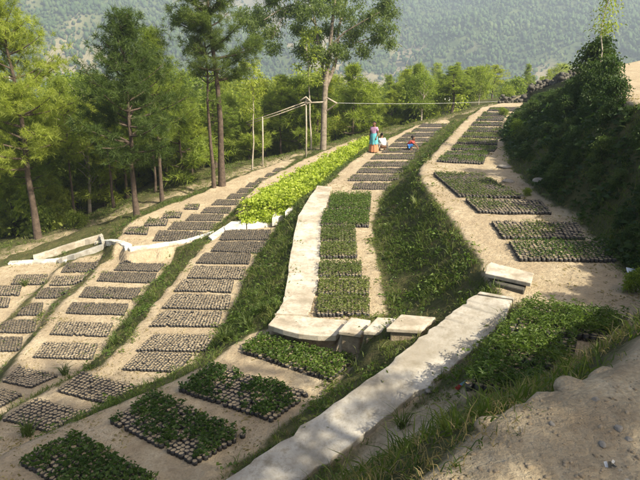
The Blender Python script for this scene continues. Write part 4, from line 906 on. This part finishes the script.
# ------------------------------------------------------------------ people
def skin(name, J, E, mat, parent, sub=2, root=0):
    me = bpy.data.meshes.new(name); names = list(J); me.from_pydata([J[k][0] for k in names], [(names.index(a), names.index(b)) for a, b in E], []); me.materials.append(M[mat])
    o = obj(name, me, parent); o.modifiers.new('skin', 'SKIN')
    lay = me.skin_vertices[0].data
    for i, k in enumerate(names):
        r = J[k][1]; lay[i].radius = (r, r) if not isinstance(r, tuple) else r; lay[i].use_root = (i == root)
    o.modifiers['skin'].use_smooth_shade = True
    s_ = o.modifiers.new('sub', 'SUBSURF'); s_.levels = sub; s_.render_levels = sub; return o
def body_graph(pose):
    J = {}; E = []
    for k, r in (('pelvis', (.095, .12)), ('waist', (.085, .10)), ('chest', (.095, .125)), ('neck', .042), ('jaw', .062), ('skull', .082), ('crown', .05)): J[k] = (pose[k], r)
    E += [('pelvis', 'waist'), ('waist', 'chest'), ('chest', 'neck'), ('neck', 'jaw'), ('jaw', 'skull'), ('skull', 'crown')]
    f = np.array(pose['face']); J['nose'] = (tuple(np.array(pose['jaw'])*.55+np.array(pose['skull'])*.45+f*.092), .011); E.append(('jaw', 'nose'))
    for s in ('l', 'r'):
        for k, r in (('shoulder', .052), ('elbow', .036), ('wrist', .024), ('palm', .028), ('hip', .082), ('knee', .056), ('ankle', .036), ('toe', .03)): J[k+s] = (pose[k+s], r)
        E += [('chest', 'shoulder'+s), ('shoulder'+s, 'elbow'+s), ('elbow'+s, 'wrist'+s), ('wrist'+s, 'palm'+s), ('pelvis', 'hip'+s), ('hip'+s, 'knee'+s), ('knee'+s, 'ankle'+s), ('ankle'+s, 'toe'+s)]
        w = np.array(pose['wrist'+s]); p = np.array(pose['palm'+s]); d = unit(p-w); sd_ = unit(np.cross(d, np.array(pose['face'])+1e-3)); nn = np.cross(d, sd_)
        for q_, (o_, l_) in enumerate(((-.030, .045), (-.012, .062), (.008, .066), (.026, .056))):
            a = p+d*l_*.55+sd_*o_; b = p+d*l_+sd_*o_*1.05+nn*.012
            J[f'fa{q_}{s}'] = (tuple(a), .0095); J[f'fb{q_}{s}'] = (tuple(b), .0075); E += [('palm'+s, f'fa{q_}{s}'), (f'fa{q_}{s}', f'fb{q_}{s}')]
        a = p-d*.01-sd_*.045; b = a+d*.03-sd_*.012; J['ta'+s] = (tuple(a), .011); J['tb'+s] = (tuple(b), .009); E += [('palm'+s, 'ta'+s), ('ta'+s, 'tb'+s)]
    return J, E
def stand_pose(h=1.48):
    k = h/1.5; P = dict(pelvis=(0, 0, .80), waist=(0, 0, .95), chest=(0, .01, 1.12), neck=(0, .0, 1.235), jaw=(0, -.02, 1.31), skull=(0, -.005, 1.385), crown=(0, .01, 1.44), face=(0, -1, 0))
    for s, g_ in (('l', 1), ('r', -1)):
        P.update({'shoulder'+s: (.145*g_, .01, 1.18), 'elbow'+s: (.205*g_, .03, .93), 'wrist'+s: (.17*g_, -.10, .745), 'palm'+s: (.155*g_, -.125, .68), 'hip'+s: (.075*g_, 0, .75), 'knee'+s: (.085*g_, -.02, .42), 'ankle'+s: (.085*g_, .01, .065), 'toe'+s: (.095*g_, -.13, .03)})
    return {a: (tuple(np.array(b)*k) if a != 'face' else b) for a, b in P.items()}
def squat_pose(k=1.0):                 # facing +x, reaching down in front
    P = dict(pelvis=(0, 0, .23), waist=(.07, 0, .35), chest=(.17, 0, .50), neck=(.235, 0, .60), jaw=(.29, 0, .645), skull=(.285, 0, .725), crown=(.27, 0, .785), face=(.85, 0, -.5))
    for s, g_ in (('l', 1), ('r', -1)):
        P.update({'shoulder'+s: (.20, .14*g_, .545), 'elbow'+s: (.40, .18*g_, .40), 'wrist'+s: (.53, .11*g_, .21), 'palm'+s: (.56, .10*g_, .145), 'hip'+s: (.02, .08*g_, .22), 'knee'+s: (.31, .13*g_, .43), 'ankle'+s: (.13, .13*g_, .065), 'toe'+s: (.29, .14*g_, .03)})
    return {a: (tuple(np.array(b)*k) if a != 'face' else b) for a, b in P.items()}
def head_bits(root, P, bun=True):
    f = unit(np.array(P['face'])); up = unit(np.array(P['crown'])-np.array(P['jaw'])); sd_ = np.cross(f, up); c = np.array(P['skull'])*.8+np.array(P['jaw'])*.2
    for g_ in (-1, 1):
        m = MB(); q_ = c+f*.078+sd_*.03*g_; m.tube([q_-f*.006, q_, q_+f*.004], [.006, .010, .003], 8); m.build('eye', [M['hair']], root, smooth=True)
        m = MB(); q_ = c+sd_*.083*g_-f*.01; m.tube([q_-up*.028, q_, q_+up*.03], [.006, .014, .008], 8); m.build('ear', [M['skin']], root, smooth=True)
    import bmesh
    bm = bmesh.new(); bmesh.ops.create_uvsphere(bm, u_segments=16, v_segments=10, radius=.098)
    for v in bm.verts:
        p = np.array(v.co); lo_ = p@np.array([0, 0, 1]); v.co = Vector(p)
    R = np.stack([sd_, f, up], 1); hc = np.array(P['skull'])-f*.018+up*.012
    for v in bm.verts:
        p = np.array(v.co); 
        if p[1] > .03 and p[2] < .045: p = p*np.array([.78, .35, .8])
        v.co = Vector(R@p+hc)
    me = bpy.data.meshes.new('hair'); bm.to_mesh(me); bm.free(); me.materials.append(M['hair']); me.polygons.foreach_set('use_smooth', [True]*len(me.polygons)); h = obj('hair', me, root)
    if bun:
        m = MB(); q_ = hc-f*.10-up*.02; m.tube([q_+up*.04, q_+up*.02, q_-up*.02, q_-up*.04], [.012, .04, .04, .012], 10); m.build('bun', [M['hair']], h, smooth=True)
def lathe_cloth(name, mat, root, rows, n=40, folds=9, seed=0, c=(0, 0)):
    g = np.random.default_rng(seed); ph = g.random()*6; V = []; F = []
    for z, rx, ry, fo in rows:
        for i in range(n):
            a = i*6.2832/n; r = 1+fo*math.sin(folds*a+ph+z*2); V.append((c[0]+rx*r*math.cos(a), c[1]+ry*r*math.sin(a), z))
    for k in range(len(rows)-1):
        for i in range(n): F.append((k*n+i, k*n+(i+1) % n, (k+1)*n+(i+1) % n, (k+1)*n+i))
    m = MB(); m.add(V, F); return m.build(name, [M[mat]], root, smooth=True)
# standing woman
wp_ = base_at(373.5, 152.3, ZC); W = empty('person', wp_, 'standing worker in a purple top, teal wrap and orange skirt', 'person', None, -.5)
P = stand_pose(1.47); J, E = body_graph(P); skin('body', J, E, 'skin', W); head_bits(W, P)
T = {k: (P[k], r) for k, r in (('chest', (.125, .15)), ('waist', (.115, .13)), ('pelvis', (.12, .145)), ('shoulderl', .068), ('shoulderr', .068))}
for s in 'lr': T['mid'+s] = (tuple(np.array(P['shoulder'+s])*.35+np.array(P['elbow'+s])*.65), .056)
T['top'] = (tuple(np.array(P['chest'])*.35+np.array(P['neck'])*.65), .075)
skin('blouse', T, [('chest', 'waist'), ('waist', 'pelvis'), ('chest', 'shoulderl'), ('chest', 'shoulderr'), ('shoulderl', 'midl'), ('shoulderr', 'midr'), ('chest', 'top')], 'purple', W)
lathe_cloth('skirt', 'orange', W, [(.86, .13, .11, 0), (.74, .165, .15, .01), (.55, .185, .17, .03), (.30, .205, .19, .06), (.05, .23, .215, .09)])
lathe_cloth('wrap', 'teal', W, [(.92, .135, .115, 0), (.80, .175, .16, .01), (.66, .19, .178, .03), (.50, .205, .19, .05), (.40, .215, .20, .08)], seed=3)
def squatter(px, z0, label, top, low, k, rz, name='person', bun=True):
    p = base_at(*px, z0); R = empty(name, p, label, 'person', None, rz); P = squat_pose(k); J, E = body_graph({a: b for a, b in P.items()}); skin('body', J, E, 'skin', R); head_bits(R, P, bun)
    T = {q_: (P[q_], r*k if not isinstance(r, tuple) else (r[0]*k, r[1]*k)) for q_, r in (('chest', (.135, .165)), ('waist', (.135, .155)), ('pelvis', (.13, .15)), ('shoulderl', .07), ('shoulderr', .07))}
    for s in 'lr': T['mid'+s] = (tuple(np.array(P['shoulder'+s])*.25+np.array(P['elbow'+s])*.75), .055)
    T['top'] = (tuple(np.array(P['chest'])*.4+np.array(P['neck'])*.6), .08)
    skin('top', T, [('chest', 'waist'), ('waist', 'pelvis'), ('chest', 'shoulderl'), ('chest', 'shoulderr'), ('shoulderl', 'midl'), ('shoulderr', 'midr'), ('chest', 'top')], top, R)
    S = {'p': (tuple(np.array([-.04, 0, .20])*k), (.165*k, .20*k)), 'hl': (tuple(np.array([.08, .09, .27])*k), .12*k), 'hr': (tuple(np.array([.08, -.09, .27])*k), .12*k), 'kl': (tuple(np.array([.28, .13, .40])*k), .10*k), 'kr': (tuple(np.array([.28, -.13, .40])*k), .10*k), 'bl': (tuple(np.array([.19, .12, .22])*k), .06*k), 'br': (tuple(np.array([.19, -.12, .22])*k), .06*k)}
    skin('skirt', S, [('p', 'hl'), ('p', 'hr'), ('hl', 'kl'), ('hr', 'kr'), ('kl', 'bl'), ('kr', 'br')], low, R)
squatter((383.5, 151.5), ZC, 'worker in loose white clothes squatting beside the standing one', 'white', 'white', 1.02, 1.9)
squatter((408, 150.5), ZC, 'small worker in red top and blue skirt squatting among the brown beds', 'red', 'blue', .84, -.25)

# ------------------------------------------------------------------ haze of the valley
m = MB(); m.box((0, 640, -2), (900, 760, 100)); hz = m.build('haze', [], kind='stuff', label='pale haze filling the valley in front of the mountain', category='haze')
hm = bpy.data.materials.new('haze'); hm.use_nodes = True; ht = hm.node_tree; ht.nodes.remove(ht.nodes['Principled BSDF'])
pv = node(ht, 'ShaderNodeVolumePrincipled', Density=.00072); pv.inputs['Color'].default_value = (.74, .88, 1.0, 1); pv.inputs['Anisotropy'].default_value = .2
ht.links.new(pv.outputs[0], ht.nodes['Material Output'].inputs['Volume']); hz.data.materials.append(hm)
